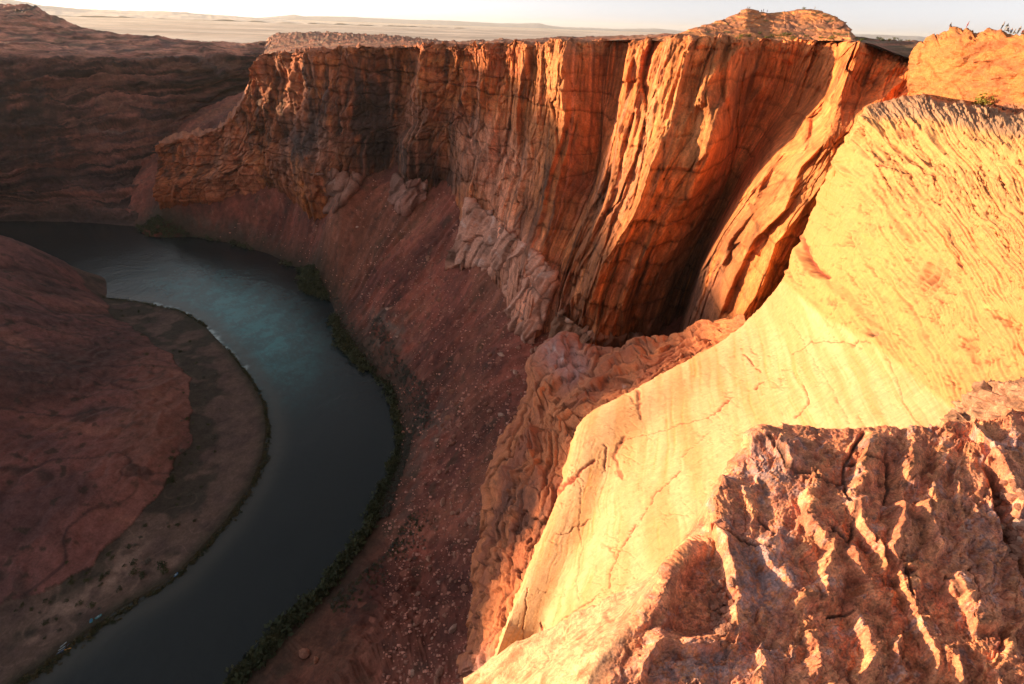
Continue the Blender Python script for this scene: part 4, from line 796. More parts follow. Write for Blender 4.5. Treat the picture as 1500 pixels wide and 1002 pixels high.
# ------------------------------------------------------------ pale bedrock apron at the foot of the cliff
def wallpt(x, y):
    j = np.argmin(((wpx-x)**2 + (wpy-y)**2).ravel()); return Pw1.reshape(-1, 3)[j]
def floorpt(x, y):
    z = -200.
    for _ in range(9):
        p = at(x, y, z=z); z = .5*z + .5*float(floor_all(np.array([[p[0]]]), np.array([[p[1]]]))[0][0, 0])
    return at(x, y, z=z)
def apron(name, top, bot, seed, colr):
    T = [wallpt(x, y)*.992 for x, y in top]; B = [floorpt(x, y)*.992 for x, y in bot]; M = [t*.42 + b*.58 + np.array([b[0]-t[0], b[1]-t[1], 0])*.06 for t, b in zip(T, B)]
    up_ = [t*1.05 for t in T]; dn = [b + np.array([b[0], b[1], 0])*.04 + np.array([0, 0, -14.]) for b in B]
    net = [up_, T, M, B, dn]; net = [[r_[0]*1.04 + np.array([0, 0, -8.])] + r_ + [r_[-1]*1.05 + np.array([0, 0, -6.])] for r_ in net]
    P_, r, c = netgrid(net, 1.1, wr=[.3, 1, 1, .4]); x, y = project(P_); n = normals(P_); sp = np.linalg.norm(P_, axis=-1)/FPX
    w = fbm(x*.02, y*.02, oc=3, seed=seed)*5
    a1, e1 = facets((x + y*.55)/17 + w*.06, (y - x*.2)/44 + w*.05, seed=seed, tilt=.7, off=1.0); a2, e2 = facets((x + y*.5)/6 + w*.08, y/14, seed=seed+1, tilt=.6, off=.8)
    H = a1*10 + a2*2.6 - 2.4*np.exp(-(e1/.06)**2) + ridged((x + y*.6)*.05, (y-x*.3)*.012, oc=4, seed=seed+2)*2.2 + fbm(x*.1, y*.1, oc=3, seed=seed+3)*1.2
    P_ = P_ + n*(H*sp)[..., None]
    cc = mix(np.array(colr), np.array(colr)*.55, sstep(-.3, .5, fbm((x+y*.5)*.06, y*.02, oc=5, gain=.65, seed=seed+4))); cc = mix(cc, cc*.35, np.exp(-(e1/.06)**2)*.7); cc = mix(cc, C3(.62,.45,.40), sstep(.35, .7, fbm(x*.07, y*.05, oc=4, seed=seed+5))*.4)
    grid_obj(name, P_, M_LEDGE, cc)
apron('bedrock_apron', [(688,292),(722,318),(760,345),(796,372),(822,410)], [(657,394),(694,388),(738,424),(752,484),(782,506)], 850, (.60,.275,.19))
apron('bedrock_apron', [(462,252),(490,255),(515,262),(528,258)], [(440,290),(466,305),(492,306),(520,276)], 860, (.31,.135,.095))
apron('bedrock_apron', [(580,258),(602,266),(628,262)], [(570,296),(596,306),(624,290)], 870, (.36,.16,.12))
apron('bedrock_apron', [(826,452),(858,470),(890,480),(940,482)], [(806,502),(840,528),(888,532),(950,526)], 880, (.40,.18,.11))
# ------------------------------------------------------------ far desert and mesas
th = np.linspace(-math.pi, math.pi, 361)
rr = np.geomspace(900, 66000, 90)
TH, RQ = np.meshgrid(th, rr); X3, Y3 = RQ*np.sin(TH), RQ*np.cos(TH)
Z3 = np.where(RQ < 3100, -330, -132) + fbm(X3*.0004, Y3*.0004, oc=4, seed=901)*14 + np.clip(RQ/90000, 0, 1)*60
cp = mix(C3(.84,.66,.54), C3(.64,.47,.37), sstep(-.3, .3, fbm(X3*.0003, Y3*.0006, oc=4, seed=902)))
grid_obj('desert_plain', np.stack([X3, Y3, Z3], -1), M_PLAIN, cp)
def strip(name, sil, D, depth, base_z, col, seed, rough=1.0):
    xs = np.linspace(sil[0][0], sil[-1][0], 700); ys = np.interp(xs, [s[0] for s in sil], [s[1] for s in sil]) + fbm(xs*.05, 0*xs, oc=4, seed=seed)*rough
    crest = at(xs, ys, D=D); u = crest.copy(); u[:, 2] = 0; u /= np.linalg.norm(u, axis=1)[:, None]
    front = crest - u*depth; front[:, 2] = base_z; mid = crest - u*depth*.35; mid[:, 2] = base_z + (crest[:, 2]-base_z)*.62
    back = crest + u*depth*2; back[:, 2] = base_z; top = crest + u*depth*.7
    ks = np.linspace(0, 4, 25); G, _ = None, None
    P_ = pchip([0,1,2,3,4], np.stack([back, top, crest, mid, front]), ks)
    P_[..., 2] += fbm(P_[..., 0]*.002, P_[..., 1]*.002, oc=3, seed=seed+1)*depth*.003
    grid_obj(name, P_, M_PLAIN, np.ones(P_.shape)*np.array(col))
strip('distant_mesa', [(250,30),(330,28),(365,27),(395,25),(418,22.5),(432,21.5),(446,24),(480,23.5),(520,25),(560,27),(605,29),(640,29.5),(690,32),(735,34.5),(790,34.5),(808,38),(826,40.5),(850,40),(905,42.5),(960,42),(1010,46),(1080,48)], 46000, 6000, -90, (.24,.24,.30), 911, .5)
strip('distant_mesa', [(1180,52),(1260,50),(1310,52),(1345,53),(1365,56),(1450,59),(1560,64)], 44000, 6000, -90, (.24,.24,.30), 915, .4)
strip('desert_plain', [(-160,-8),(-60,-6),(0,-3),(20,0),(60,7.5),(100,12),(140,14),(200,16),(250,17),(330,23),(400,29),(480,35),(560,39),(700,44)], 26000, 9000, -105, (.86,.70,.60), 919, .5)

# ------------------------------------------------------------ small things
def leafy(nl, rx, rz, size, seed, stems=5):
    """a bush: many leaf-sized faces through an uneven crown, over a few stems"""
    g = np.random.default_rng(seed); cl = g.normal(size=(7, 3))*np.array([rx*.5, rx*.5, rz*.3]) + np.array([0, 0, rz*.55])
    k = g.integers(0, 7, nl); p = cl[k] + g.normal(size=(nl, 3))*np.array([rx*.3, rx*.3, rz*.24]); p[:, 2] = np.abs(p[:, 2])
    a = g.normal(size=(nl, 3)); a /= np.linalg.norm(a, axis=1)[:, None]; b = np.cross(a, g.normal(size=(nl, 3))); b /= np.linalg.norm(b, axis=1)[:, None]
    s = size*(.6+.8*g.random(nl))[:, None]
    V = np.stack([p-a*s, p+b*s*.6, p+a*s, p-b*s*.6], 1).reshape(-1, 3); F = np.arange(nl*4).reshape(-1, 4)
    for q in cl[:stems]:
        o = len(V); w = rx*.03; d = np.array([[w,0,0],[-w*.5,w,0],[-w*.5,-w,0]])
        V = np.concatenate([V, d, d*.3+q]); F = np.concatenate([F, [[o+i, o+(i+1) % 3, o+3+(i+1) % 3, o+3+i] for i in range(3)]])
    sh = np.repeat(.75+.5*g.random(len(V)), 1)
    return V, F, sh
M_LEAF = rock_mat('leaf', 2.0, bump=0, rough=.8, vary=.3)
def floor_z(Xa, Ya):
    return floor_all(np.atleast_1d(np.asarray(Xa, float))[None], np.atleast_1d(np.asarray(Ya, float))[None])[0][0]
# riverside thicket: one dense mass of scrub along the banks
def thicket(name, specs, seed, leafcol):
    g = np.random.default_rng(seed); protos = [leafy(46, 1.0, 1.2, .30, seed+i, 0) for i in range(6)]
    VV, FF, CC, o = [], [], [], 0
    for poly, nn, off, spread, s0, s1, cols in specs:
        q = np.array(plan(poly, -299)); L = np.concatenate([[0], np.cumsum(np.hypot(*np.diff(q, axis=0).T))])
        t = g.random(nn)*L[-1]; k = np.clip(np.searchsorted(L, t)-1, 0, len(L)-2); f = (t-L[k])/(L[k+1]-L[k])
        p = q[k]+(q[k+1]-q[k])*f[:, None]; tg = (q[k+1]-q[k]); tg /= np.linalg.norm(tg, axis=1)[:, None]
        nv = np.stack([tg[:, 1], -tg[:, 0]], -1)
        clump = perlin(t*.03, 0*t, seed=seed)
        dd = off + np.abs(g.normal(size=nn))*spread*(1+clump*.7); p = p - nv*dd[:, None]*np.sign(specs_side)
        z = floor_z(p[:, 0], p[:, 1])
        for i in range(nn):
            if z[i] < -300.6: continue
            V_, F_, s_ = protos[g.integers(6)]; s = s0+(s1-s0)*g.random()**1.5; a = g.random()*6.28
            R_ = np.array([[math.cos(a), -math.sin(a), 0], [math.sin(a), math.cos(a), 0], [0, 0, 1]])
            VV.append(V_@R_.T*s + np.array([p[i, 0], p[i, 1], z[i]-.2*s+CAMZ])); FF.append(F_+o); o += len(V_)
            CC.append(s_[:, None]*np.array(cols[g.integers(len(cols))])[None])
    ob = add_mesh(name, np.concatenate(VV), np.concatenate(FF), M_LEAF, np.concatenate(CC), smooth=False)
    ob['kind'] = 'stuff'; return ob
G1 = (.036,.046,.020); G2 = (.056,.060,.024); G3 = (.085,.082,.066); G4 = (.07,.055,.022)
specs_side = -1
t1_ = thicket('riverside_scrub', [(RBANK[4:8], 2400, 0, 15, 2.4, 6, [G1, G2]), (RBANK[7:14], 4200, 0, 16, 2.4, 6.2, [G1, G1, G2]), (RBANK[13:], 2000, 0, 12, 1.8, 5, [G1, G1, G2]), (RBANK[1:5], 700, 1, 14, 1.8, 4.5, [G2, G1])], 1001, G1)
t2_ = thicket('sagebrush', [([(560,500),(600,560),(625,600),(640,650)], 500, 0, 9, .8, 1.8, [G3]), ([(610,640),(590,700),(570,760)], 420, 0, 6, .7, 1.5, [G3]), ([(500,440),(530,500),(560,540)], 300, 4, 9, .8, 1.6, [G3]), ([(480,880),(560,820),(600,760)], 260, 2, 9, .6, 1.3, [G3, G2])], 1051, G3)
specs_side = 1
t3_ = thicket('bank_grass', [(LBANK[:9], 700, .3, 1.4, .5, 1.8, [G1, G2, G4]), (LBANK[8:], 600, .3, 2.5, .5, 1.6, [G1, G4])], 1101, G2)

def pix_on_floor(x, y):
    z = -296.0
    for _ in range(4):
        p = at(x, y, z=z); z = .5*z + .5*float(floor_z(p[0], p[1])[0])
    p = at(x, y, z=z); p[2] = float(floor_z(p[0], p[1])[0]); return p
def copy_tree(o, parent=None):
    c = o.copy(); COL.objects.link(c)
    if parent: c.parent = parent
    for ch in list(o.children): copy_tree(ch, c)
    return c
# single bushes on the inner sandbar
bush_me = []
for i in range(5):
    V_, F_, s_ = leafy(160, 1.0, 1.1, .17, 1200+i); b = add_mesh('desert_shrub', V_, F_, M_LEAF, s_[:, None]*np.array([G1, G2, G1, G3, G2][i])[None], smooth=False); bush_me.append(b.data); bpy.data.objects.remove(b)
g = np.random.default_rng(5)
SB = [(238,832,3.2),(243,836,2.4),(188,802,1.6),(197,800,1.5),(166,818,1.5),(160,840,1.6),(161,813,1.6),(183,828,1.2),(205,788,1.2),(150,848,1.3),(212,842,2.6),(200,838,2.4),(195,824,2.0),(216,822,2.0),(330,790,1.5),(262,770,1.8),(255,700,2.0),(250,705,2.4),(268,660,2.0)]
for k in range(105):
    a, b = [(290,540,),(300,620),(275,700),(235,740),(180,475),(215,490),(260,690),(120,870),(60,905),(150,860)][g.integers(10)]
    SB.append((a+g.normal()*20, b+g.normal()*26, .7+1.3*g.random()**2))
for i, (x, y, s) in enumerate(SB):
    p = pix_on_floor(x, y)
    if p[2] < -299.8: continue
    o = bpy.data.objects.new('desert_shrub', bush_me[i % 5]); COL.objects.link(o); o.location = (p[0], p[1], p[2]+CAMZ-.15); o.scale = (s, s, s); o.rotation_euler.z = g.random()*6
    tag(o, 'dark green bush standing on the sandbar inside the river bend', 'bush', 'bushes on the inner sandbar')
# boulders on the talus
def rock_mesh(seed, sub=2):
    import bmesh
    bm = bmesh.new(); bmesh.ops.create_icosphere(bm, subdivisions=sub, radius=1)
    g = np.random.default_rng(seed); pl = g.normal(size=(9, 3)); pl /= np.linalg.norm(pl, axis=1)[:, None]; dd = .55+.35*g.random(9)
    for v in bm.verts:
        p = np.array(v.co); s = 1.0
        for n_, d_ in zip(pl, dd):
            q = p@n_
            if q > d_: p = p - n_*(q-d_)*.9
        p = p*(1+.06*g.normal()); v.co = p*np.array([1, .8, .7])
    V_ = np.array([v.co for v in bm.verts]); F_ = np.array([[v.index for v in f.verts] for f in bm.faces]); bm.free(); return V_, F_
M_BOUL = rock_mat('boulder_rock', .6, bump=.4, dist=.4, vary=.3)
rk = []
for i in range(8):
    V_, F_ = rock_mesh(1300+i, 3); cc = [(.34,.15,.095),(.30,.13,.09),(.40,.20,.14),(.24,.11,.08),(.36,.17,.12),(.30,.14,.1),(.44,.26,.2),(.28,.12,.08)][i]
    b = add_mesh('boulder', V_, F_, M_BOUL, np.ones((len(V_), 1))*np.array(cc)[None], smooth=False); rk.append(b.data); bpy.data.objects.remove(b)
BO = [(644,440,5),(634,432,3.5),(600,401,4),(560,380,5),(542,403,3),(650,296,5),(625,293,3),(663,575,5),(656,612,4.5),(672,750,4),(663,752,3),(655,690,3.5),(690,765,4.5),(683,768,3),(735,520,4),(718,520,4),(705,510,3),(760,510,3.5),(785,512,3.5),(640,640,3.5),(665,640,3.5),(700,640,3.5),(735,610,4),(668,592,3.5),(615,502,3),(594,500,3),(572,452,3),(560,448,3),(645,985,4),(640,998,3),(605,985,3),(446,957,5),(462,965,3),(700,900,3),(690,905,3)]
for k in range(255):
    t = g.random(); a = 480+300*t + g.normal()*40; b = 330+250*t + g.normal()*75 if k % 3 else 620+g.random()*330
    if k % 3 == 0: a = 600 + g.random()*110
    BO.append((a, b, 1.2+2.6*g.random()**3))
nb = 0
for i, (x, y, s) in enumerate(BO):
    z = -250.0
    for _ in range(7):
        p = at(x, y, z=z); z = .5*z + .5*float(floor_z(p[0], p[1])[0])
    if p[2] < -297 or p[2] > -165 or np.hypot(p[0], p[1]) > 800: continue
    o = bpy.data.objects.new('boulder', rk[i % 8]); COL.objects.link(o); o.location = (p[0], p[1], z+CAMZ+.15*s); s *= .62; o.scale = (s*(1+.4*g.random()), s, s*(.8+.4*g.random())); o.rotation_euler = (g.normal()*.3, g.normal()*.3, g.random()*6)
    tag(o, 'reddish boulder lying on the bare scree slope below the canyon cliff', 'boulder', 'boulders scattered on the scree slope'); nb += 1
# finer rubble
g = np.random.default_rng(77); M_ = 5200
ua = g.random(M_); xa = 430 + 400*ua + g.normal(size=M_)*70; ya = 300 + 300*ua**1.2 + g.normal(size=M_)*95; k = g.random(M_) < .4; xa[k] = 560+190*g.random(k.sum()); ya[k] = 560+460*g.random(k.sum())
pp = at(xa, ya, z=-235.0); 
for _ in range(5):
    zf = floor_z(pp[:, 0], pp[:, 1]); zz = .5*pp[:, 2] + .5*np.clip(zf, -300, -140); pp = at(xa, ya, z=zz)
zf = floor_z(pp[:, 0], pp[:, 1]); ok = (zf > -298) & (np.abs(zf-pp[:, 2]) < 6) & (np.hypot(pp[:, 0], pp[:, 1]) < 850)
V0, F0 = rock_mesh(1400, 1); idx = np.nonzero(ok)[0]; sz = .38+.8*g.random(len(idx))**3; clus = perlin(pp[idx, 0]*.03, pp[idx, 1]*.03, seed=3); sz = sz*(1+.6*clus)*1.25
VV = np.stack([pp[idx, 0], pp[idx, 1], zf[idx]+CAMZ], -1)[:, None, :] + V0[None]*sz[:, None, None]*(.7+.6*g.random((len(idx), 1, 3)))
FF = F0[None] + (np.arange(len(idx))*len(V0))[:, None, None]; CC = (np.array([.44,.20,.15])*(.5+1.1*g.random((len(idx), 1))))[:, None, :]*np.ones((1, len(V0), 1))
ob = add_mesh('talus_rubble', VV.reshape(-1, 3), FF.reshape(-1, 3), M_BOUL, CC.reshape(-1, 3), smooth=False); ob['kind'] = 'stuff'
# pebbles caught in the cracks of the foreground rock
flat = Pg.reshape(-1, 3); fxy = np.stack([gx.ravel(), gy.ravel()], -1)
PB = [(1058+g.normal()*7, 850+g.random()*80, .016+.02*g.random()) for _ in range(46)] + [(1466+k_*26+g.normal()*6, 712+k_*110, .02+.025*g.random()) for k_ in g.random(46)]
for i, (x, y, s) in enumerate(PB):
    j = np.argmin((fxy[:, 0]-x)**2 + (fxy[:, 1]-y)**2); p = flat[j]
    o = bpy.data.objects.new('pebble', rk[i % 8]); COL.objects.link(o); o.location = (p[0], p[1], p[2]+CAMZ+s*.3); o.scale = (s, s, s); o.rotation_euler = (g.random()*3, g.random()*3, g.random()*6)
    if i < 46: tag(o, 'small red pebble lying in the hollow of the foreground rock', 'pebble', 'pebbles in the rock hollow')
    else: tag(o, 'small red pebble lying in the gully at the right of the foreground rock', 'pebble', 'pebbles in the rock gully')
# bushes on the rim and the shelf
def place_bush(P3, s, label, i, colr, group=None):
    o = bpy.data.objects.new('rim_shrub', colr[i % len(colr)]); COL.objects.link(o); o.location = (P3[0], P3[1], P3[2]+CAMZ-.1*s); o.scale = (s, s, s*.8); o.rotation_euler.z = i*1.7
    tag(o, label, 'bush', group)
yb = []
for i in range(2):
    V_, F_, s_ = leafy(170, 1.0, 1.1, .16, 1250+i); b = add_mesh('rim_shrub', V_, F_, M_LEAF, s_[:, None]*np.array([(.20,.17,.03), (.10,.11,.03)][i])[None], smooth=False); yb.append(b.data); bpy.data.objects.remove(b)
def near(Pm, mx, my, x, y):
    j = np.argmin(((mx-x)**2 + (my-y)**2).ravel()); return Pm.reshape(-1, 3)[j]
bx2, by2 = project(Pb); kx2, ky2 = project(Pk); plx, ply = project(Pp)
place_bush(near(Pb, bx2, by2, 1440, 153), 2.6, 'yellow green bush on the dark shelf below the right sunlit block', 0, [yb[0]])
place_bush(near(Pk, kx2, ky2, 1176, 14.5), 1.3, 'green bush on the very top of the layered knob', 1, [yb[1]])
for i in range(46):
    x = 1080+150*g.random() if i < 24 else 1235+105*g.random(); y = 50+10*g.random() if i < 24 else 57+5*g.random()
    place_bush(near(Pk, kx2, ky2, x, y) if i < 24 else near(Pp, plx, ply, x, y), .7+.9*g.random(), 'low green bush growing along the foot of the layered knob' if i < 24 else 'low dark bush on the flat rim between knob and right block', i, yb, 'bushes at the foot of the knob' if i < 24 else 'bushes on the flat rim')

# ------------------------------------------------------------ people on the rims
def skin_mesh(name, pts, edges, rad, mat):
    me = bpy.data.meshes.new(name); me.from_pydata(pts, edges, []); o = bpy.data.objects.new(name, me); COL.objects.link(o)
    md = o.modifiers.new('s', 'SKIN'); me.skin_vertices[0].data[0].use_root = True
    for k, r_ in enumerate(rad): me.skin_vertices[0].data[k].radius = (r_, r_) if not isinstance(r_, tuple) else r_
    sb = o.modifiers.new('u', 'SUBSURF'); sb.levels = 1; sb.render_levels = 1
    dg = bpy.context.evaluated_depsgraph_get(); m2 = bpy.data.meshes.new_from_object(o.evaluated_get(dg)); m2.materials.clear(); m2.materials.append(mat)
    bpy.data.objects.remove(o); return m2
M_SKIN = plain_mat('skin', (.42,.24,.16)); M_HAIR = plain_mat('hair', (.05,.03,.02))
CLOTH = [plain_mat('cloth', c) for c in [(.03,.03,.04),(.45,.44,.42),(.05,.09,.2),(.35,.05,.05),(.12,.14,.10),(.4,.3,.12)]]
def person_meshes(sit):
    hip = .45 if sit else .92; dz = hip-.92
    kn = [(.10,-.42,.50+0*dz),(-.10,-.42,.50)] if sit else [(.11,-.03,.50),(-.11,.02,.50)]
    an = [(.10,-.48,.08),(-.10,-.48,.08)] if sit else [(.13,.02,.08),(-.13,.05,.08)]
    toe = [(a[0], a[1]-.14, .04) for a in an]
    T = [(0,0,hip),(0,0,hip+.28),(0,-.01,hip+.48),(0,-.02,hip+.58),(0,-.03,hip+.70),(0,-.04,hip+.80)]
    arm = [(.19,0,hip+.47),(.25,-.02,hip+.20),(.24,-.16,hip-.02),(-.19,0,hip+.47),(-.25,-.02,hip+.20),(-.24,-.14,hip-.02)]
    pts = T + arm + [(.10,0,hip-.03),kn[0],an[0],toe[0],(-.10,0,hip-.03),kn[1],an[1],toe[1]]
    ed = [(0,1),(1,2),(2,3),(3,4),(4,5),(2,6),(6,7),(7,8),(2,9),(9,10),(10,11),(0,12),(12,13),(13,14),(14,15),(0,16),(16,17),(17,18),(18,19)]
    rad = [.13,.13,.14,.06,.10,.085,.06,.045,.035,.06,.045,.035,.09,.065,.045,.035,.09,.065,.045,.035]
    body = skin_mesh('body', pts, ed, rad, M_SKIN)
    sh = skin_mesh('shirt', T[:3] + [arm[0], arm[1], arm[3], arm[4]], [(0,1),(1,2),(2,3),(3,4),(2,5),(5,6)], [.15,.15,.16,.08,.06,.08,.06], CLOTH[0])
    tr = skin_mesh('trousers', [T[0], pts[12], kn[0], an[0], pts[16], kn[1], an[1]], [(0,1),(1,2),(2,3),(0,4),(4,5),(5,6)], [.15,.11,.085,.06,.11,.085,.06], CLOTH[4])
    ha = skin_mesh('hair', [(0,.01,hip+.72),(0,-.02,hip+.83)], [(0,1)], [.095,.09], M_HAIR)
    return body, sh, tr, ha
PM = [person_meshes(False), person_meshes(True)]
def person(P3, sit, shirt, trous, rz, label, group):
    b = bpy.data.objects.new('person', PM[sit][0]); COL.objects.link(b); b.location = (P3[0], P3[1], P3[2]+CAMZ-.03); b.rotation_euler.z = rz
    for me, nm, ci in ((PM[sit][1], 'shirt', shirt), (PM[sit][2], 'trousers', trous), (PM[sit][3], 'hair', None)):
        m2 = me.copy()
        if ci is not None: m2.materials[0] = CLOTH[ci]
        o = bpy.data.objects.new(nm, m2); COL.objects.link(o); o.parent = b
    tag(b, label, 'person', group)
def top_at(Pm, mx, my, x):
    """highest surface point of a patch in one picture column"""
    s = np.abs(mx-x) < .8; j = np.argmin(np.where(s, my, 1e9).ravel()); return Pm.reshape(-1, 3)[j]
GK = 'people on the layered knob'; GB = 'people on top of the right sunlit block'
for x, sit, a, b, rz, lab in [(1095.5,1,0,0,1.2,'person in black sitting at the left end of the knob top'),(1098.5,1,0,4,-.6,'person in dark clothes sitting second on the knob top bump'),(1114.5,1,4,0,.4,'person sitting low in the dip right of the knob bump'),(1118.5,0,0,0,2.,'person in black standing between the seated one and another walker'),(1123,0,0,2,.8,'person in dark trousers standing rightmost of the three beside the bump'),(1193.5,0,1,1,2.6,'person in pale clothes standing alone at the right of the knob bush')]:
    person(top_at(Pk, kx2, ky2, x), sit, a, b, rz, lab, GK)
for x, sit, a, b, rz, lab in [(1390.5,1,0,0,.3,'person in black sitting alone at the left shoulder of the block'),(1414.5,0,3,3,1.,'person in red standing alone on the boulder of the block top'),(1465.5,0,1,0,.5,'person in pale top and black trousers, left of the standing pair'),(1471.5,0,4,1,2.5,'person in olive top and pale trousers, right of the standing pair'),(1474,1,0,0,.2,'person in black sitting below the standing pair'),(1479,1,2,0,-.4,'person in blue sitting in the row on the block top'),(1484,1,0,4,.9,'person in black and olive sitting beside the one in blue'),(1489.5,0,0,0,1.8,'person in black standing at the right end of the sitting row'),(1495,1,3,0,.1,'person in red sitting farthest right on the block')]:
    person(top_at(Pb, bx2, by2, x), sit, a, b, rz, lab, GB)

# ------------------------------------------------------------ boats pulled up on the inner bank
def tube_ring(L_, W_, r_, nseg=40, ns=10, up=.35):
    V_, F_ = [], []
    for i in range(nseg):
        a = 2*math.pi*i/nseg; ca, sa = math.cos(a), math.sin(a)
        cx = (abs(ca)**.7*math.copysign(1, ca))*(L_/2-r_); cy = (abs(sa)**.6*math.copysign(1, sa))*(W_/2-r_); cz = r_ + up*max(0, abs(ca)-.6)/.4*abs(ca)
        tx, ty = ca, sa
        for j in range(ns):
            b = 2*math.pi*j/ns; V_.append((cx+tx*r_*math.cos(b), cy+ty*r_*math.cos(b), cz+r_*math.sin(b)))
    for i in range(nseg):
        for j in range(ns): F_.append((i*ns+j, ((i+1) % nseg)*ns+j, ((i+1) % nseg)*ns+(j+1) % ns, i*ns+(j+1) % ns))
    return V_, F_
def simple(name, V_, F_, mat, parent=None):
    me = bpy.data.meshes.new(name); me.from_pydata([tuple(v) for v in V_], [], [tuple(f) for f in F_]); me.materials.append(mat); o = bpy.data.objects.new(name, me); COL.objects.link(o)
    if parent: o.parent = parent
    return o
def boxv(x0, x1, y0, y1, z0, z1):
    return [(x, y, z) for z in (z0, z1) for x, y in ((x0,y0),(x1,y0),(x1,y1),(x0,y1))], [(0,3,2,1),(4,5,6,7),(0,1,5,4),(1,2,6,5),(2,3,7,6),(3,0,4,7)]
def raft(name, P3, rz, tubec, floorc, label, L_=5.5):
    L_ *= .62
    e = bpy.data.objects.new(name, None); COL.objects.link(e); e.location = P3; e.rotation_euler.z = rz
    simple('tube', *tube_ring(L_, 1.7, .24), tubec, e); simple('floor', *boxv(-L_*.38, L_*.38, -.6, .6, .12, .2), floorc, e)
    for q in (-.18, .18): simple('thwart', *boxv(q*L_-.15, q*L_+.15, -.6, .6, .3, .5), tubec, e)
    simple('cargo', *boxv(-.5, .5, -.5, .5, .22, .7), floorc, e)
    tag(e, label, 'raft'); return e
def kayak(P3, rz, hullc, label, L_=3.4):
    V_, F_ = [], []; ns, nc_ = 17, 12
    for i in range(ns):
        t = i/(ns-1)*2-1; w = .38*(1-t*t)**.6+.01; h = .32+.14*t*t
        for j in range(nc_):
            a = 2*math.pi*j/nc_; zc = math.sin(a)
            V_.append((t*L_/2, w*math.cos(a), h*.5 + (h*.5*zc if zc < 0 else .12*zc)))
    for i in range(ns-1):
        for j in range(nc_): F_.append((i*nc_+j, i*nc_+(j+1) % nc_, (i+1)*nc_+(j+1) % nc_, (i+1)*nc_+j))
    F_.append(tuple(range(nc_-1, -1, -1))); F_.append(tuple(range((ns-1)*nc_, ns*nc_)))
    e = simple('kayak', V_, F_, hullc); e.location = P3; e.rotation_euler.z = rz
    Vc, Fc = tube_ring(1.0, .56, .05, 24, 6, 0); simple('cockpit', [(a, b, c_+.26) for a, b, c_ in Vc], Fc, M_HAIR, e)
    tag(e, label, 'kayak', 'kayaks beached on the inner bank'); return e
BLUE = plain_mat('blue_rubber', (.02,.13,.30)); TEAL = plain_mat('teal_rubber', (.03,.20,.23)); PALEB = plain_mat('pale_plastic', (.25,.32,.36)); ORG = plain_mat('orange_plastic', (.8,.36,.06)); NAVY = plain_mat('navy_plastic', (.03,.07,.2))
def bank(x, y):
    p = at(x, y, z=-299.6); return (p[0], p[1], max(-299.9, float(floor_z(p[0], p[1])[0])+.05)+CAMZ)
raft('raft', bank(257.5, 842), 1.2, BLUE, PALEB, 'blue raft moored alone at the sandbar edge', 5.0)
raft('raft', bank(145, 904), .9, TEAL, PALEB, 'teal raft moored upstream of its pair under the dark bank')
raft('raft', bank(134.5, 910.5), 2.2, TEAL, BLUE, 'teal raft with blue floor, nearer the kayaks', 4.5)
raft('raft', bank(8, 890), .5, BLUE, PALEB, 'blue raft on the sandy track at the left edge', 4.0)
kayak(bank(99, 950.5), .35, ORG, 'orange kayak lying on the dark water edge')
for x, y, rz, c_, lab in [(97,947,1.2,NAVY,'navy kayak pulled up just behind the orange kayak'),(93.5,945,1.1,PALEB,'pale kayak lying furthest up the bank by the orange kayak'),(91.5,950.5,.9,PALEB,'pale kayak lying left of the orange kayak'),(88,955,.8,NAVY,'navy kayak lying lowest left of the kayak cluster'),(89.5,953,.9,PALEB,'pale kayak beside the lowest navy kayak')]:
    kayak(bank(x, y), rz, c_, lab)

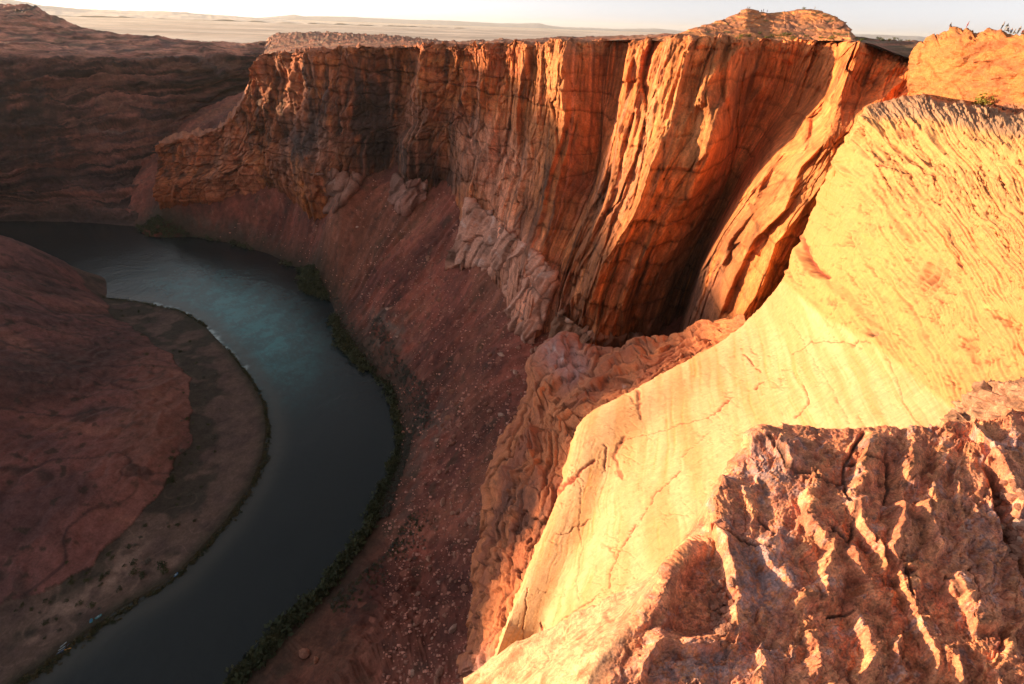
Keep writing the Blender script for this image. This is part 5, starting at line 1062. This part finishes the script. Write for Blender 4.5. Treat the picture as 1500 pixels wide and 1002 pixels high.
# ------------------------------------------------------------ air, sky, sun, camera
def haze():
    V_, F_ = boxv(-70000, 70000, -70000, 70000, -60, 850)
    m = bpy.data.materials.new('haze'); m.use_nodes = True; nt = m.node_tree; nt.nodes.remove(nt.nodes['Principled BSDF'])
    v = N(nt, 'ShaderNodeVolumePrincipled'); v.inputs['Color'].default_value = (.93,.92,.92,1); v.inputs['Density'].default_value = HAZE; v.inputs['Anisotropy'].default_value = .2
    nt.links.new(v.outputs[0], nt.nodes['Material Output'].inputs['Volume'])
    o = simple('haze', V_, F_, m); o['kind'] = 'stuff'
if HAZE > 0: haze()
w = bpy.data.worlds.new('World'); sc.world = w; w.use_nodes = True; nt = w.node_tree
sky = nt.nodes.new('ShaderNodeTexSky'); sky.sky_type = 'NISHITA'; sky.sun_disc = False; sky.sun_elevation = SUN_EL; sky.sun_rotation = SUN_AZ
sky.altitude = 1300; sky.air_density = 1.0; sky.dust_density = 2.0; sky.ozone_density = 1.0
hs = N(nt, 'ShaderNodeHueSaturation', i_Saturation=SKYSAT); nt.links.new(sky.outputs[0], hs.inputs['Color']); tn = N(nt, 'ShaderNodeMix', data_type='RGBA', blend_type='MULTIPLY'); tn.inputs['Factor'].default_value = 1; tn.inputs['B'].default_value = (.965, 1.0, 1.06, 1); nt.links.new(hs.outputs[0], tn.inputs['A']); nt.links.new(tn.outputs['Result'], nt.nodes['Background'].inputs['Color']); nt.nodes['Background'].inputs['Strength'].default_value = SKY
sl = bpy.data.lights.new('sun', 'SUN'); sl.energy = SUN; sl.angle = math.radians(.5); sl.color = SUNCOL
so = bpy.data.objects.new('sun', sl); COL.objects.link(so)
S = Vector((math.sin(SUN_AZ)*math.cos(SUN_EL), math.cos(SUN_AZ)*math.cos(SUN_EL), math.sin(SUN_EL))); so.rotation_euler = S.to_track_quat('Z', 'Y').to_euler(); so.location = (-200, 50, 600)
cam = bpy.data.cameras.new('camera'); cam.sensor_width = 36; cam.lens = 36*FPX/1500; cam.clip_start = .05; cam.clip_end = 250000
co = bpy.data.objects.new('camera', cam); COL.objects.link(co)
fw = Vector((0, math.cos(PITCH), -math.sin(PITCH))); up = Vector((0, math.sin(PITCH), math.cos(PITCH))); rt = Vector((1, 0, 0))
c_, s_ = math.cos(ROLL), math.sin(ROLL)
# picture axes: right = rt*c + up*(-s) ... chosen so that ray() above holds
Rx = rt*c_ + up*s_; Uy = -rt*s_ + up*c_
M3 = Matrix((Rx, Uy, -fw)).transposed(); co.matrix_world = Matrix.Translation((0, 0, CAMZ)) @ M3.to_4x4(); sc.camera = co
sc.view_settings.view_transform = 'Standard'; sc.view_settings.look = 'None'; sc.view_settings.exposure = EXPO; sc.view_settings.gamma = 1.0
sc.cycles.volume_bounces = 0; sc.cycles.max_bounces = 6; sc.cycles.diffuse_bounces = 3
sc.cycles.volume_step_rate = 5.0
